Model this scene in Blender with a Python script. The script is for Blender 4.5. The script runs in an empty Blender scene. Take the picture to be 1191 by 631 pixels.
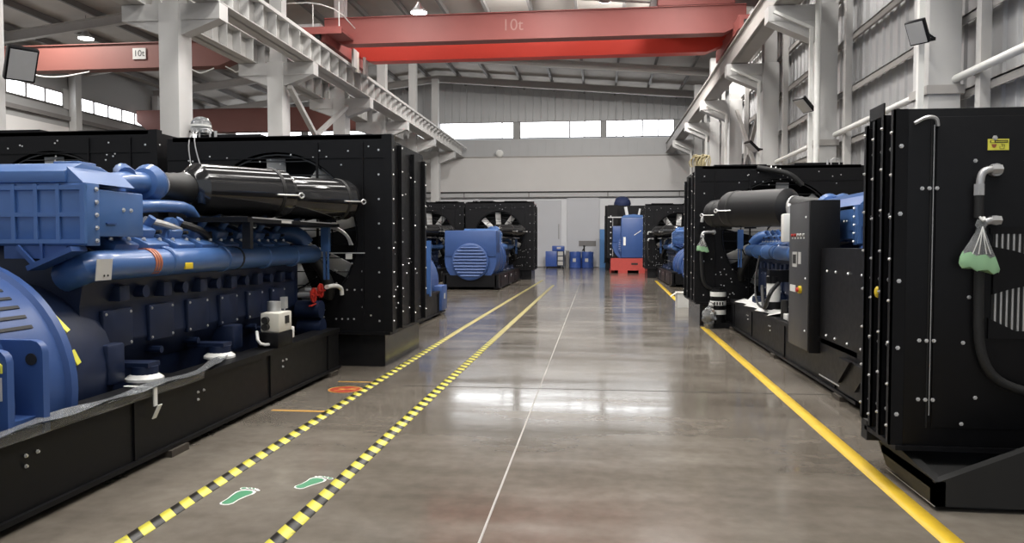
import bpy, bmesh, math, random
from mathutils import Vector, Matrix, Quaternion
R = math.radians
rnd = random.Random(7)
scene = bpy.context.scene
COL = scene.collection

# ------------------------------------------------------------------ materials
def mat(name, col, rough=0.5, metal=0.0, noise=0.0, scale=8.0, bump=0.0, spec=0.5, coat=0.0, rvar=0.0):
    m = bpy.data.materials.new(name); m.use_nodes = True
    nt = m.node_tree; b = nt.nodes['Principled BSDF']
    b.inputs['Base Color'].default_value = (*col, 1)
    b.inputs['Roughness'].default_value = rough
    b.inputs['Metallic'].default_value = metal
    b.inputs['Specular IOR Level'].default_value = spec
    b.inputs['Coat Weight'].default_value = coat
    tc = nt.nodes.new('ShaderNodeTexCoord')
    nz = nt.nodes.new('ShaderNodeTexNoise'); nz.inputs['Scale'].default_value = scale
    nz.inputs['Detail'].default_value = 5
    nt.links.new(tc.outputs['Object'], nz.inputs['Vector'])
    if noise > 0:
        mx = nt.nodes.new('ShaderNodeMix'); mx.data_type = 'RGBA'
        k0, k1 = 1 - noise, 1 + noise
        mx.inputs[6].default_value = (*[c * k0 for c in col], 1)
        mx.inputs[7].default_value = (*[min(1, c * k1) for c in col], 1)
        nt.links.new(nz.outputs['Fac'], mx.inputs[0])
        nt.links.new(mx.outputs[2], b.inputs['Base Color'])
    if rvar > 0:
        mr = nt.nodes.new('ShaderNodeMapRange')
        mr.inputs[3].default_value = max(0.02, rough - rvar); mr.inputs[4].default_value = rough + rvar
        nt.links.new(nz.outputs['Fac'], mr.inputs[0]); nt.links.new(mr.outputs[0], b.inputs['Roughness'])
    if bump > 0:
        bp = nt.nodes.new('ShaderNodeBump'); bp.inputs['Strength'].default_value = bump
        bp.inputs['Distance'].default_value = 0.01
        nt.links.new(nz.outputs['Fac'], bp.inputs['Height']); nt.links.new(bp.outputs['Normal'], b.inputs['Normal'])
    return m

def emis(name, col, s):
    m = bpy.data.materials.new(name); m.use_nodes = True
    b = m.node_tree.nodes['Principled BSDF']
    b.inputs['Base Color'].default_value = (*col, 1)
    b.inputs['Emission Color'].default_value = (*col, 1)
    b.inputs['Emission Strength'].default_value = s
    return m

M = dict(
    blue=mat('blue_enamel', (0.056, 0.132, 0.33), 0.36, noise=0.10, scale=3, coat=0.25, rvar=0.08),
    navy=mat('shaded_navy_enamel', (0.007, 0.015, 0.046), 0.45, noise=0.25, scale=6, rvar=0.1),  # engine blue darkened; shade of the lower engine is in this colour
    alt=mat('alternator_blue', (0.034, 0.079, 0.235), 0.42, noise=0.08, scale=4, rvar=0.06),
    black=mat('black_powder_coat', (0.0062, 0.0062, 0.0072), 0.42, noise=0.3, scale=14, rvar=0.08, spec=0.2),
    black2=mat('black_gloss_paint', (0.009, 0.009, 0.010), 0.24, noise=0.2, scale=9, rvar=0.06),
    filt=mat('filter_housing_black', (0.014, 0.014, 0.015), 0.11, noise=0.15, scale=5, rvar=0.03, spec=0.8),
    filtm=mat('matte_filter_black', (0.012, 0.012, 0.013), 0.5, noise=0.15, scale=5, spec=0.3),
    gun=mat('gunmetal_panel', (0.045, 0.045, 0.047), 0.42, noise=0.06, scale=5),
    bolt=mat('bright_zinc', (0.75, 0.75, 0.75), 0.3, metal=0.7, noise=0.1),
    steel=mat('galvanized_steel', (0.55, 0.55, 0.55), 0.4, metal=0.6, noise=0.15, scale=20),
    fadel=mat('faded_lettering', (0.42, 0.22, 0.20), 0.6, noise=0.3, scale=6),
    blade=mat('fan_blade_grey', (0.55, 0.55, 0.54), 0.5, noise=0.08),
    white=mat('white_enamel', (0.78, 0.78, 0.75), 0.4, noise=0.05),
    cream=mat('cream_housing', (0.66, 0.64, 0.57), 0.45, noise=0.05),
    red=mat('red_handle', (0.45, 0.03, 0.02), 0.4, noise=0.1),
    skid=mat('red_skid_paint', (0.42, 0.055, 0.045), 0.5, noise=0.15),
    yellow=mat('yellow_plastic', (0.75, 0.55, 0.03), 0.4, noise=0.05),
    lime=mat('label_yellow', (0.85, 0.80, 0.10), 0.45, noise=0.03),
    brown=mat('orange_brown_tape', (0.42, 0.13, 0.06), 0.45, noise=0.2, scale=30),
    plate=mat('grey_data_plate', (0.55, 0.54, 0.52), 0.4, noise=0.05),
    ink=mat('black_ink', (0.01, 0.01, 0.01), 0.6, noise=0.1),
    rubber=mat('black_rubber', (0.012, 0.012, 0.012), 0.6, noise=0.2),
    wood=mat('timber_block', (0.05, 0.04, 0.03), 0.8, noise=0.3, scale=20),
    column=mat('column_grey_paint', (0.56, 0.555, 0.545), 0.5, noise=0.06, scale=2),
    beam=mat('beam_grey_paint', (0.50, 0.49, 0.475), 0.55, noise=0.1, scale=2),
    darkst=mat('dark_purlin_steel', (0.20, 0.19, 0.185), 0.6, noise=0.12, scale=3),
    rafter=mat('rafter_grey', (0.40, 0.38, 0.36), 0.6, noise=0.08, scale=3),
    whitewall=mat('white_render', (0.70, 0.685, 0.67), 0.7, noise=0.04, scale=1.0),
    palewall=mat('pale_grey_sheet', (0.52, 0.52, 0.525), 0.5, noise=0.05, scale=1.0),
    bwall=mat('back_wall_sheet', (0.36, 0.36, 0.355), 0.6, noise=0.08, scale=.6),
    door=mat('door_pale_grey', (0.56, 0.57, 0.60), 0.45, noise=0.04, scale=1.0),
    doorl=mat('door_white', (0.74, 0.75, 0.77), 0.45, noise=0.03, scale=1.0),
    wains=mat('blue_wainscot', (0.10, 0.28, 0.62), 0.5, noise=0.05),
    dred=mat('shaded_crane_red', (0.31, 0.085, 0.075), 0.5, noise=0.12, scale=1.2),  # crane red dulled: the near girder's shade is put into the colour
    bred=mat('lit_crane_red', (0.80, 0.07, 0.045), 0.5, noise=0.06, scale=1.2),  # same crane red with the light on the far girder painted in
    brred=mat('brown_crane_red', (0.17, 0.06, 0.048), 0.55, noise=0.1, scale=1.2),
    drum=mat('drum_blue', (0.045, 0.10, 0.36), 0.35, noise=0.1),
    green=mat('footprint_green', (0.04, 0.22, 0.10), 0.5, noise=0.25, scale=30),
    redsign=mat('sign_red', (0.36, 0.03, 0.015), 0.5, noise=0.15),
    tapey=mat('line_yellow', (0.66, 0.44, 0.03), 0.45, noise=0.22, scale=5),
    orange=mat('line_orange', (0.60, 0.33, 0.07), 0.5, noise=0.2),
    navycloth=mat('navy_cloth', (0.012, 0.022, 0.075), 0.75, noise=0.3, scale=25, bump=0.3),
    lampglow=emis('lamp_glow', (1.0, 0.98, 0.95), 14),
    daylight=emis('window_daylight', (0.94, 0.97, 1.0), 5.0),
    dimglass=mat('teal_glass', (0.25, 0.45, 0.42), 0.15, noise=0.1),
    roof_fill=emis('fill_glow_sheet', (1.0, 0.975, 0.94), 11),  # emission for the added roof strips
    lampglass=mat('flood_glass', (0.46, 0.46, 0.46), 0.15, noise=0.05),
    gold=mat('straw_wire', (0.45, 0.38, 0.22), 0.5, noise=0.3, scale=40),
)

def translucent(name, col, trans, rough):
    m = mat(name, col, rough); b = m.node_tree.nodes['Principled BSDF']
    b.inputs['Transmission Weight'].default_value = trans; b.inputs['IOR'].default_value = 1.2
    return m
M['film'] = translucent('clear_plastic_film', (0.9, 0.93, 0.95), 0.85, 0.05)
M['fluid'] = translucent('green_coolant', (0.50, 0.85, 0.50), 0.35, 0.25)
M['bag'] = translucent('clear_bag_plastic', (0.95, 0.97, 0.97), 0.8, 0.2)

def floor_mat():
    m = bpy.data.materials.new('polished_concrete'); m.use_nodes = True
    nt = m.node_tree; b = nt.nodes['Principled BSDF']; L = nt.links.new
    tc = nt.nodes.new('ShaderNodeTexCoord')
    def nz(scale, detail, stretch=(1, 1, 1)):
        mp = nt.nodes.new('ShaderNodeMapping'); mp.inputs['Scale'].default_value = stretch
        n = nt.nodes.new('ShaderNodeTexNoise'); n.inputs['Scale'].default_value = scale; n.inputs['Detail'].default_value = detail
        L(tc.outputs['Object'], mp.inputs['Vector']); L(mp.outputs['Vector'], n.inputs['Vector']); return n
    a, c, d = nz(0.5, 6), nz(9, 8), nz(1.6, 6, (0.35, 1.4, 1))
    r = nt.nodes.new('ShaderNodeValToRGB')
    r.color_ramp.elements[0].position = 0.32; r.color_ramp.elements[0].color = (0.116, 0.099, 0.080, 1)
    r.color_ramp.elements[1].position = 0.70; r.color_ramp.elements[1].color = (0.207, 0.184, 0.155, 1)
    L(a.outputs['Fac'], r.inputs['Fac'])
    mx = nt.nodes.new('ShaderNodeMix'); mx.data_type = 'RGBA'; mx.blend_type = 'MULTIPLY'; mx.inputs[0].default_value = 0.8
    r2 = nt.nodes.new('ShaderNodeValToRGB')
    r2.color_ramp.elements[0].position = 0.30; r2.color_ramp.elements[0].color = (0.72, 0.71, 0.70, 1)
    r2.color_ramp.elements[1].position = 0.62; r2.color_ramp.elements[1].color = (1.08, 1.08, 1.08, 1)
    L(d.outputs['Fac'], r2.inputs['Fac']); L(r.outputs['Color'], mx.inputs[6]); L(r2.outputs['Color'], mx.inputs[7])
    mx2 = nt.nodes.new('ShaderNodeMix'); mx2.data_type = 'RGBA'; mx2.blend_type = 'MULTIPLY'; mx2.inputs[0].default_value = 0.5
    r3 = nt.nodes.new('ShaderNodeValToRGB')
    r3.color_ramp.elements[0].position = 0.35; r3.color_ramp.elements[0].color = (0.8, 0.8, 0.8, 1)
    r3.color_ramp.elements[1].position = 0.65; r3.color_ramp.elements[1].color = (1.1, 1.1, 1.1, 1)
    L(c.outputs['Fac'], r3.inputs['Fac']); L(mx.outputs[2], mx2.inputs[6]); L(r3.outputs['Color'], mx2.inputs[7])
    L(mx2.outputs[2], b.inputs['Base Color'])
    mr = nt.nodes.new('ShaderNodeMapRange'); mr.inputs[1].default_value = 0.3; mr.inputs[2].default_value = 0.7
    mr.inputs[3].default_value = 0.07; mr.inputs[4].default_value = 0.21
    L(d.outputs['Fac'], mr.inputs[0]); L(mr.outputs[0], b.inputs['Roughness'])
    b.inputs['Specular IOR Level'].default_value = 0.55
    bp = nt.nodes.new('ShaderNodeBump'); bp.inputs['Strength'].default_value = 0.05; bp.inputs['Distance'].default_value = 0.01
    L(c.outputs['Fac'], bp.inputs['Height']); L(bp.outputs['Normal'], b.inputs['Normal'])
    return m

def hazard_mat():
    m = bpy.data.materials.new('hazard_tape'); m.use_nodes = True
    nt = m.node_tree; b = nt.nodes['Principled BSDF']; L = nt.links.new
    tc = nt.nodes.new('ShaderNodeTexCoord'); sp = nt.nodes.new('ShaderNodeSeparateXYZ'); L(tc.outputs['Object'], sp.inputs[0])
    def op(o, a, v):
        n = nt.nodes.new('ShaderNodeMath'); n.operation = o
        if hasattr(a, 'links'): L(a, n.inputs[0])
        if hasattr(v, 'links'): L(v, n.inputs[1])
        else: n.inputs[1].default_value = v
        return n.outputs[0]
    s = op('ADD', sp.outputs['X'], sp.outputs['Y'])
    s = op('MULTIPLY', s, 1 / 0.21)
    s = op('FRACT', s, 0); s = op('GREATER_THAN', s, 0.47)
    nz = nt.nodes.new('ShaderNodeTexNoise'); nz.inputs['Scale'].default_value = 14; nz.inputs['Detail'].default_value = 7
    L(tc.outputs['Object'], nz.inputs['Vector'])
    mx = nt.nodes.new('ShaderNodeMix'); mx.data_type = 'RGBA'
    mx.inputs[6].default_value = (0.025, 0.023, 0.02, 1); mx.inputs[7].default_value = (0.74, 0.66, 0.09, 1)
    L(s, mx.inputs[0])
    # beyond the first stretch the tape is a plain worn yellow one
    far = nt.nodes.new('ShaderNodeMapRange'); far.inputs[1].default_value = 11.5; far.inputs[2].default_value = 13.0
    L(sp.outputs['Y'], far.inputs[0])
    mf = nt.nodes.new('ShaderNodeMix'); mf.data_type = 'RGBA'; mf.inputs[7].default_value = (0.42, 0.36, 0.13, 1)
    L(far.outputs[0], mf.inputs[0]); L(mx.outputs[2], mf.inputs[6])
    wr = nt.nodes.new('ShaderNodeMapRange'); wr.inputs[1].default_value = 0.62; wr.inputs[2].default_value = 0.75; wr.inputs[4].default_value = 0.55
    L(nz.outputs['Fac'], wr.inputs[0])
    m2 = nt.nodes.new('ShaderNodeMix'); m2.data_type = 'RGBA'; m2.inputs[7].default_value = (0.2, 0.18, 0.15, 1)
    L(wr.outputs[0], m2.inputs[0]); L(mf.outputs[2], m2.inputs[6]); L(m2.outputs[2], b.inputs['Base Color'])
    b.inputs['Roughness'].default_value = 0.4
    return m

def ceil_mat():
    m = mat('roof_sheet', (0.33, 0.305, 0.285), 0.7)
    nt = m.node_tree; b = nt.nodes['Principled BSDF']; L = nt.links.new
    tc = nt.nodes['Texture Coordinate']
    n = nt.nodes.new('ShaderNodeTexNoise'); n.inputs['Scale'].default_value = 0.35; n.inputs['Detail'].default_value = 6
    L(tc.outputs['Object'], n.inputs['Vector'])
    r = nt.nodes.new('ShaderNodeValToRGB')
    r.color_ramp.elements[0].position = 0.3; r.color_ramp.elements[0].color = (0.40, 0.375, 0.35, 1)
    r.color_ramp.elements[1].position = 0.7; r.color_ramp.elements[1].color = (0.58, 0.54, 0.50, 1)
    L(n.outputs['Fac'], r.inputs['Fac']); L(r.outputs['Color'], b.inputs['Base Color'])
    return m

def sheet_mat(name, col, axis, period):
    # vertical profiled sheet: bump from a wave along one axis
    m = mat(name, col, 0.5, noise=0.06, scale=0.8)
    nt = m.node_tree; b = nt.nodes['Principled BSDF']; L = nt.links.new
    tc = nt.nodes['Texture Coordinate']; sp = nt.nodes.new('ShaderNodeSeparateXYZ'); L(tc.outputs['Object'], sp.inputs[0])
    a = nt.nodes.new('ShaderNodeMath'); a.operation = 'MULTIPLY'; a.inputs[1].default_value = 1 / period; L(sp.outputs[axis], a.inputs[0])
    f = nt.nodes.new('ShaderNodeMath'); f.operation = 'FRACT'; L(a.outputs[0], f.inputs[0])
    g = nt.nodes.new('ShaderNodeMath'); g.operation = 'LESS_THAN'; g.inputs[1].default_value = 0.14; L(f.outputs[0], g.inputs[0])
    bp = nt.nodes.new('ShaderNodeBump'); bp.inputs['Strength'].default_value = 0.6; bp.inputs['Distance'].default_value = 0.03
    L(g.outputs[0], bp.inputs['Height']); L(bp.outputs['Normal'], b.inputs['Normal'])
    return m
M['floor'] = floor_mat(); M['hazard'] = hazard_mat(); M['ceil'] = ceil_mat()
M['sheetx'] = sheet_mat('profiled_sheet_end', (0.47, 0.475, 0.48), 'X', 0.6)

# ------------------------------------------------------------------ mesh builder
class MB:
    def __init__(s, flip=1):
        s.bm = bmesh.new(); s.mats = []; s.cur = 0; s.flip = flip
    def m(s, key):
        mm = M[key]
        if mm not in s.mats: s.mats.append(mm)
        s.cur = s.mats.index(mm); return s
    def _mark(s, faces, smooth=False):
        for f in faces:
            f.material_index = s.cur; f.smooth = smooth
    def hexa(s, vs, smooth=False):
        v = [s.bm.verts.new(p) for p in vs]
        fs = [s.bm.faces.new([v[i] for i in q]) for q in ((0, 3, 2, 1), (4, 5, 6, 7), (0, 1, 5, 4), (1, 2, 6, 5), (2, 3, 7, 6), (3, 0, 4, 7))]
        s._mark(fs, smooth); return fs
    def box(s, x0, x1, y0, y1, z0, z1, bev=0):
        fs = s.hexa([(x0, y0, z0), (x1, y0, z0), (x1, y1, z0), (x0, y1, z0), (x0, y0, z1), (x1, y0, z1), (x1, y1, z1), (x0, y1, z1)])
        if bev: s._bev(fs, bev)
        return s
    def _bev(s, fs, bev, seg=2):
        es = list({e for f in fs for e in f.edges})
        r = bmesh.ops.bevel(s.bm, geom=es, offset=bev, segments=seg, affect='EDGES', profile=0.5)
        for f in r['faces']: f.material_index = s.cur
    def obox(s, c, size, rot, bev=0):
        a, b, d = [q / 2 for q in size]; c = Vector(c)
        pts = [(-a, -b, -d), (a, -b, -d), (a, b, -d), (-a, b, -d), (-a, -b, d), (a, -b, d), (a, b, d), (-a, b, d)]
        fs = s.hexa([c + rot @ Vector(p) for p in pts])
        if bev: s._bev(fs, bev)
        return s
    def bar(s, p0, p1, w, h, up=(0, 0, 1)):
        p0, p1 = Vector(p0), Vector(p1); d = p1 - p0; y = d.normalized(); x = y.cross(Vector(up))
        if x.length < 1e-4: x = y.cross(Vector((1, 0, 0)))
        x.normalize(); z = x.cross(y)
        return s.obox((p0 + p1) / 2, (w, d.length, h), Matrix((x, y, z)).transposed())
    def lathe(s, o, axis, prof, seg=24, smooth=True, caps=True, a0=0, a1=None):
        o = Vector(o); ax = Vector(axis).normalized()
        q = ax.to_track_quat('Z', 'Y'); rings = []
        for t, r in prof:
            rings.append([s.bm.verts.new(o + ax * t + q @ Vector((math.cos(2 * math.pi * k / seg) * r, math.sin(2 * math.pi * k / seg) * r, 0))) for k in range(seg)])
        fs = []
        for A, B in zip(rings, rings[1:]):
            for k in range(seg):
                fs.append(s.bm.faces.new((A[k], A[(k + 1) % seg], B[(k + 1) % seg], B[k])))
        s._mark(fs, smooth)
        if caps:
            c = [s.bm.faces.new(rings[0][::-1]), s.bm.faces.new(rings[-1])]
            s._mark(c, False)
        return s
    def cyl(s, p0, p1, r0, r1=None, seg=16, smooth=True):
        p0, p1 = Vector(p0), Vector(p1)
        return s.lathe(p0, p1 - p0, [(0, r0), ((p1 - p0).length, r0 if r1 is None else r1)], seg, smooth)
    def tube(s, pts, r, seg=8, sub=1):
        P = [Vector(p) for p in pts]
        for _ in range(sub):
            Q = [P[0]]
            for a, b in zip(P, P[1:]): Q += [a * .75 + b * .25, a * .25 + b * .75]
            P = Q + [P[-1]]
        rings = []; ref = None
        for i, p in enumerate(P):
            d = (P[min(i + 1, len(P) - 1)] - P[max(i - 1, 0)]).normalized()
            if ref is None: ref = d.orthogonal().normalized()
            ref = (ref - d * ref.dot(d)).normalized(); o = d.cross(ref)
            rr = r[0] + (r[1] - r[0]) * i / (len(P) - 1) if isinstance(r, tuple) else r
            rings.append([s.bm.verts.new(p + (ref * math.cos(2 * math.pi * k / seg) + o * math.sin(2 * math.pi * k / seg)) * rr) for k in range(seg)])
        fs = []
        for A, B in zip(rings, rings[1:]):
            for k in range(seg): fs.append(s.bm.faces.new((A[k], A[(k + 1) % seg], B[(k + 1) % seg], B[k])))
        s._mark(fs, True)
        s._mark([s.bm.faces.new(rings[0][::-1]), s.bm.faces.new(rings[-1])])
        return s
    def prism(s, poly, plane, a0, a1, bev=0):
        f = {'xz': lambda u, v, a: (u, a, v), 'yz': lambda u, v, a: (a, u, v), 'xy': lambda u, v, a: (u, v, a)}[plane]
        A = [s.bm.verts.new(f(u, v, a0)) for u, v in poly]; B = [s.bm.verts.new(f(u, v, a1)) for u, v in poly]
        n = len(poly); fs = [s.bm.faces.new(A[::-1]), s.bm.faces.new(B)]
        for k in range(n): fs.append(s.bm.faces.new((A[k], A[(k + 1) % n], B[(k + 1) % n], B[k])))
        s._mark(fs)
        if bev: s._bev(fs, bev)
        return s
    def ball(s, c, r, sc=(1, 1, 1), seg=12, rings=8):
        mtx = Matrix.Translation(c) @ Matrix.Diagonal((*[r * k for k in sc], 1))
        v = bmesh.ops.create_uvsphere(s.bm, u_segments=seg, v_segments=rings, radius=1, matrix=mtx)['verts']
        s._mark({f for a in v for f in a.link_faces}, True); return s
    def holed(s, x0, x1, z0, z1, y0, y1, cx, cz, r, seg=48):
        # a thick rectangular panel (in the xz plane) with a round hole
        def edge(a):
            dx, dz = math.cos(a), math.sin(a); t = 1e9
            if dx > 1e-9: t = min(t, (x1 - cx) / dx)
            if dx < -1e-9: t = min(t, (x0 - cx) / dx)
            if dz > 1e-9: t = min(t, (z1 - cz) / dz)
            if dz < -1e-9: t = min(t, (z0 - cz) / dz)
            return cx + dx * t, cz + dz * t
        angs = [2 * math.pi * k / seg for k in range(seg)] + [math.atan2(b - cz, a - cx) % (2 * math.pi) for a in (x0, x1) for b in (z0, z1)]
        angs = sorted(angs); n = len(angs); rows = []
        for y in (y0, y1):
            rows.append(([s.bm.verts.new((cx + r * math.cos(a), y, cz + r * math.sin(a))) for a in angs],
                         [s.bm.verts.new((edge(a)[0], y, edge(a)[1])) for a in angs]))
        fs = []
        (i0, o0), (i1, o1) = rows
        for k in range(n):
            j = (k + 1) % n
            fs += [s.bm.faces.new((i0[k], i0[j], o0[j], o0[k])), s.bm.faces.new((i1[k], o1[k], o1[j], i1[j])),
                   s.bm.faces.new((i0[k], i1[k], i1[j], i0[j])), s.bm.faces.new((o0[k], o0[j], o1[j], o1[k]))]
        s._mark(fs); return s
    def bolts(s, pts, ax, r=0.016, h=0.014):
        ax = Vector(ax)
        for p in pts:
            p = Vector(p); s.lathe(p - ax * 0.003, ax, [(0, r * 1.35), (h * .4, r * 1.35), (h * .4, r), (h, r * .85)], 6, False)
        return s
    def build(s, name, parent=None, key=None):
        if key: 
            if M[key] not in s.mats: s.mats.append(M[key])
        if s.flip < 0:
            for v in s.bm.verts: v.co.x = -v.co.x
            bmesh.ops.reverse_faces(s.bm, faces=s.bm.faces[:])
        bmesh.ops.recalc_face_normals(s.bm, faces=s.bm.faces[:])
        me = bpy.data.meshes.new(name); s.bm.to_mesh(me); s.bm.free()
        me.set_sharp_from_angle(angle=R(38))
        for mm in s.mats: me.materials.append(mm)
        o = bpy.data.objects.new(name, me); COL.objects.link(o)
        if parent: o.parent = parent
        return o

def K(key, flip=1): return MB(flip).m(key)
def thing(name, label, cat, loc=(0, 0, 0), rz=0, group=None):
    o = bpy.data.objects.new(name, None); COL.objects.link(o); o.empty_display_size = 0.2
    o.location = loc; o.rotation_euler = (0, 0, rz); o['label'] = label; o['category'] = cat
    if group: o['group'] = group
    return o
def tag(o, label, cat, group=None, loc=None):
    o['label'] = label; o['category'] = cat
    if group: o['group'] = group
    if loc: o.location = loc
    return o
def struct(o, label=None, cat=None):
    o['kind'] = 'structure'
    if label: o['label'] = label
    if cat: o['category'] = cat
    return o
def text(name, body, size, loc, rot, key, parent=None, ext=0.001):
    cu = bpy.data.curves.new(name, 'FONT'); cu.body = body; cu.size = size; cu.extrude = ext
    cu.align_x = 'CENTER'; cu.align_y = 'CENTER'; cu.materials.append(M[key])
    o = bpy.data.objects.new(name, cu); COL.objects.link(o); o.location = loc; o.rotation_euler = rot
    bpy.context.view_layer.update()
    me = bpy.data.meshes.new_from_object(o.evaluated_get(bpy.context.evaluated_depsgraph_get()))
    n = bpy.data.objects.new(name, me); COL.objects.link(n); n.location = loc; n.rotation_euler = rot
    bpy.data.objects.remove(o)
    if parent: n.parent = parent
    return n

# ================================================================== camera
cam = bpy.data.cameras.new('camera'); co = bpy.data.objects.new('camera', cam); COL.objects.link(co)
cam.sensor_width = 36; cam.lens = 880 / 1191 * 36; cam.clip_end = 200
co.location = (0, 0, 1.6); co.rotation_euler = (R(90 - 2.115), 0, R(6.575))
scene.camera = co

# ================================================================== the hall
YB = 51.0            # back wall
XR = 6.2             # right cladding
XL = -26.0           # left wall
XC = -10.3           # middle column row
YF = -7.0
def zc(x):           # roof underside
    return 12.62 - 0.083 * (x - XC) if x > XC else 12.62 - 0.116 * (XC - x)

struct(K('floor').box(XL - .3, XR + .3, YF, YB + .3, -0.2, 0).build('floor'), 'grey polished concrete factory floor with scuffs and stains', 'floor')
b = K('ceil')
b.hexa([(XL - .3, YF, zc(XL - .3)), (XC, YF, zc(XC)), (XC, YB + .3, zc(XC)), (XL - .3, YB + .3, zc(XL - .3)),
        (XL - .3, YF, zc(XL - .3) + .1), (XC, YF, zc(XC) + .1), (XC, YB + .3, zc(XC) + .1), (XL - .3, YB + .3, zc(XL - .3) + .1)])
b.hexa([(XC, YF, zc(XC)), (XR + .3, YF, zc(XR + .3)), (XR + .3, YB + .3, zc(XR + .3)), (XC, YB + .3, zc(XC)),
        (XC, YF, zc(XC) + .1), (XR + .3, YF, zc(XR + .3) + .1), (XR + .3, YB + .3, zc(XR + .3) + .1), (XC, YB + .3, zc(XC) + .1)])
struct(b.build('ceiling'), 'grey sheet roof underside with stained panels', 'ceiling')

ROWS_R = [0.6, 7.0, 13.4, 19.85, 26.0, 32.4, 38.2, 44.4]
ROWS_L = [-0.4, 5.6, 11.6, 17.6, 23.6, 29.6, 35.4, 41.4, 47.2]
# roof structure
for y in (5.6, 11.6, 17.6, 23.6, 30.0, 36.0, 42.0, 48.0):
    for (xa, xb) in ((XL, XC), (XC, XR)):
        d = .62
        b = K('rafter').bar((xa, y, zc(xa) - .50), (xb, y, zc(xb) - .50), .02, .40)
        b.bar((xa, y, zc(xa) - .30), (xb, y, zc(xb) - .30), .24, .03)
        b.bar((xa, y, zc(xa) - .70), (xb, y, zc(xb) - .70), .24, .03)
        o = struct(b.build('roof_rafter'))
for i in range(16):
    x = XL + 1.0 + i * 2.0
    b = K('darkst'); z = zc(x)
    b.box(x - .04, x + .04, YF, YB, z - .26, z - .01); b.box(x - .09, x + .04, YF, YB, z - .27, z - .25)
    struct(b.build('roof_purlin'))

for n_, xa in enumerate((-8.3, -2.4, 2.2)):
    b = K('roof_fill').bar((xa, -5, zc(xa) - .03), (xa, 29.0, zc(xa) - .03), .9, .02)
    b.m('rafter').box(xa - .5, xa - .45, -5, 29.0, zc(xa) - .12, zc(xa)); b.box(xa + .45, xa + .5, -5, 29.0, zc(xa) - .15, zc(xa))
    struct(b.build('roof_fill_strip'), 'added glowing strip out of view under the roof, for fill and highlights', 'added light strip')  # added emitters above the view: main fill and long highlights
# right wall: profiled sheets with real ribs
b = K('palewall').box(XR, XR + .12, YF, YB + .2, 0, zc(XR))
y = YF + .2
while y < YB:
    b.prism([(XR, y), (XR - .045, y + .03), (XR - .045, y + .075), (XR, y + .105)], 'xy', 0, zc(XR) - .02); y += .42
struct(b.build('wall_right'), 'pale grey profiled sheet wall behind the right-hand columns', 'wall')
for i, z in enumerate((1.6, 2.83, 4.05, 5.27, 6.5, 7.72, 8.95, 10.2)):
    b = K('rafter').box(XR - .26, XR - .047, YF, YB, z + .045, z + .075)
    b.box(XR - .26, XR - .235, YF, YB, z - .075, z + .075)
    struct(b.build('wall_girt'))
# posts between columns (wind posts)
for y in ROWS_R[1:]:
    for dy in (-.9, ):
        b = K('beam').box(XR - .42, XR - .27, y + dy - .08, y + dy + .08, 0, 10.6)
        struct(b.build('wall_post'))

# left wall (far bay)
b = K('whitewall').box(XL - .2, XL, YF, YB + .2, 0, 7.3)
struct(b.build('wall_left'), 'white lower wall of the far left bay', 'wall')
b = K('bwall').box(XL - .2, XL - .05, YF, YB + .2, 7.3, 8.25); b.box(XL - .2, XL - .05, YF, YB + .2, 8.95, zc(XL) + .1)
b.m('darkst').box(XL - .06, XL + .12, YF, YB, 7.62, 7.82)
struct(b.build('wall_left_upper'), 'grey sheet strip of the left bay above the white wall', 'wall')

# back wall
b = K('sheetx').box(XL - .2, XR + .2, YB, YB + .2, 7.4, 8.62)
b.box(XL - .2, XR + .2, YB, YB + .2, 9.75, 13.0)
x = XL
while x < XR:
    b.prism([(x, YB), (x + .03, YB - .04), (x + .07, YB - .04), (x + .1, YB)], 'xy', 9.78, zc(x) - .05); x += .5
struct(b.build('wall_back'), 'grey sheet end wall above the white lintel, split by a strip of windows', 'wall')
b = K('whitewall').box(XL - .2, XR + .2, YB - .35, YB + .2, 5.08, 7.4)
b.m('rafter').box(XL, XR, YB - .42, YB - .34, 7.36, 7.44); b.m('ink').box(XL, XR, YB - .42, YB - .355, 5.0, 5.08)
struct(b.build('wall_back_lintel'), 'white rendered lintel band above the sliding doors', 'wall')
b = K('doorl').box(XL - .2, XR + .2, YB - .02, YB + .2, 0, 5.08)
struct(b.build('wall_back_lower'), 'white lower end wall behind the sliding doors', 'wall')

# windows
wn = [0]
def window(ax, a0, a1, z0, z1, at, mull, dark=False):
    """strip window: ax 'x' runs along X on the end wall, 'y' along Y on the left wall"""
    wn[0] += 1
    fr = K('darkst'); pn = K('daylight'); t = .05
    def bx(B, u0, u1, v0, v1, d0, d1):
        if ax == 'x': B.box(u0, u1, at + d0, at + d1, v0, v1)
        else: B.box(at - d1, at - d0, u0, u1, v0, v1)
    bx(fr, a0, a1, z0, z0 + t, -.04, .1); bx(fr, a0, a1, z1 - t, z1, -.04, .1)
    bx(fr, a0, a0 + t, z0, z1, -.04, .1); bx(fr, a1 - t, a1, z0, z1, -.04, .1)
    for u in mull: bx(fr, u - .045, u + .045, z0 + t, z1 - t, -.03, .09)
    bx(pn, a0 + t, a1 - t, z0 + t, z1 - t, .02, .04)
    f = struct(fr.build('window_%d' % wn[0]), 'bright strip window in the %s' % ('end wall' if ax == 'x' else 'left bay wall'), 'window')
    pn.build('pane', f); return f
WZ0, WZ1 = 8.66, 9.78
for a0, a1, mull in ((-10.85, -5.75, (-6.55,)), (-5.35, .10, (-2.0, -1.0)), (.40, 4.86, (1.1, 1.55, 2.8, 3.85))):
    window('x', a0, a1, WZ0, WZ1, YB, mull)
for a0, a1 in ((-25.5, -20.6), (-20.2, -15.6), (-15.2, -11.6)):
    window('x', a0, a1, WZ0, WZ1, YB, ((a0 + a1) / 2,))
b = K('bwall')
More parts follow.
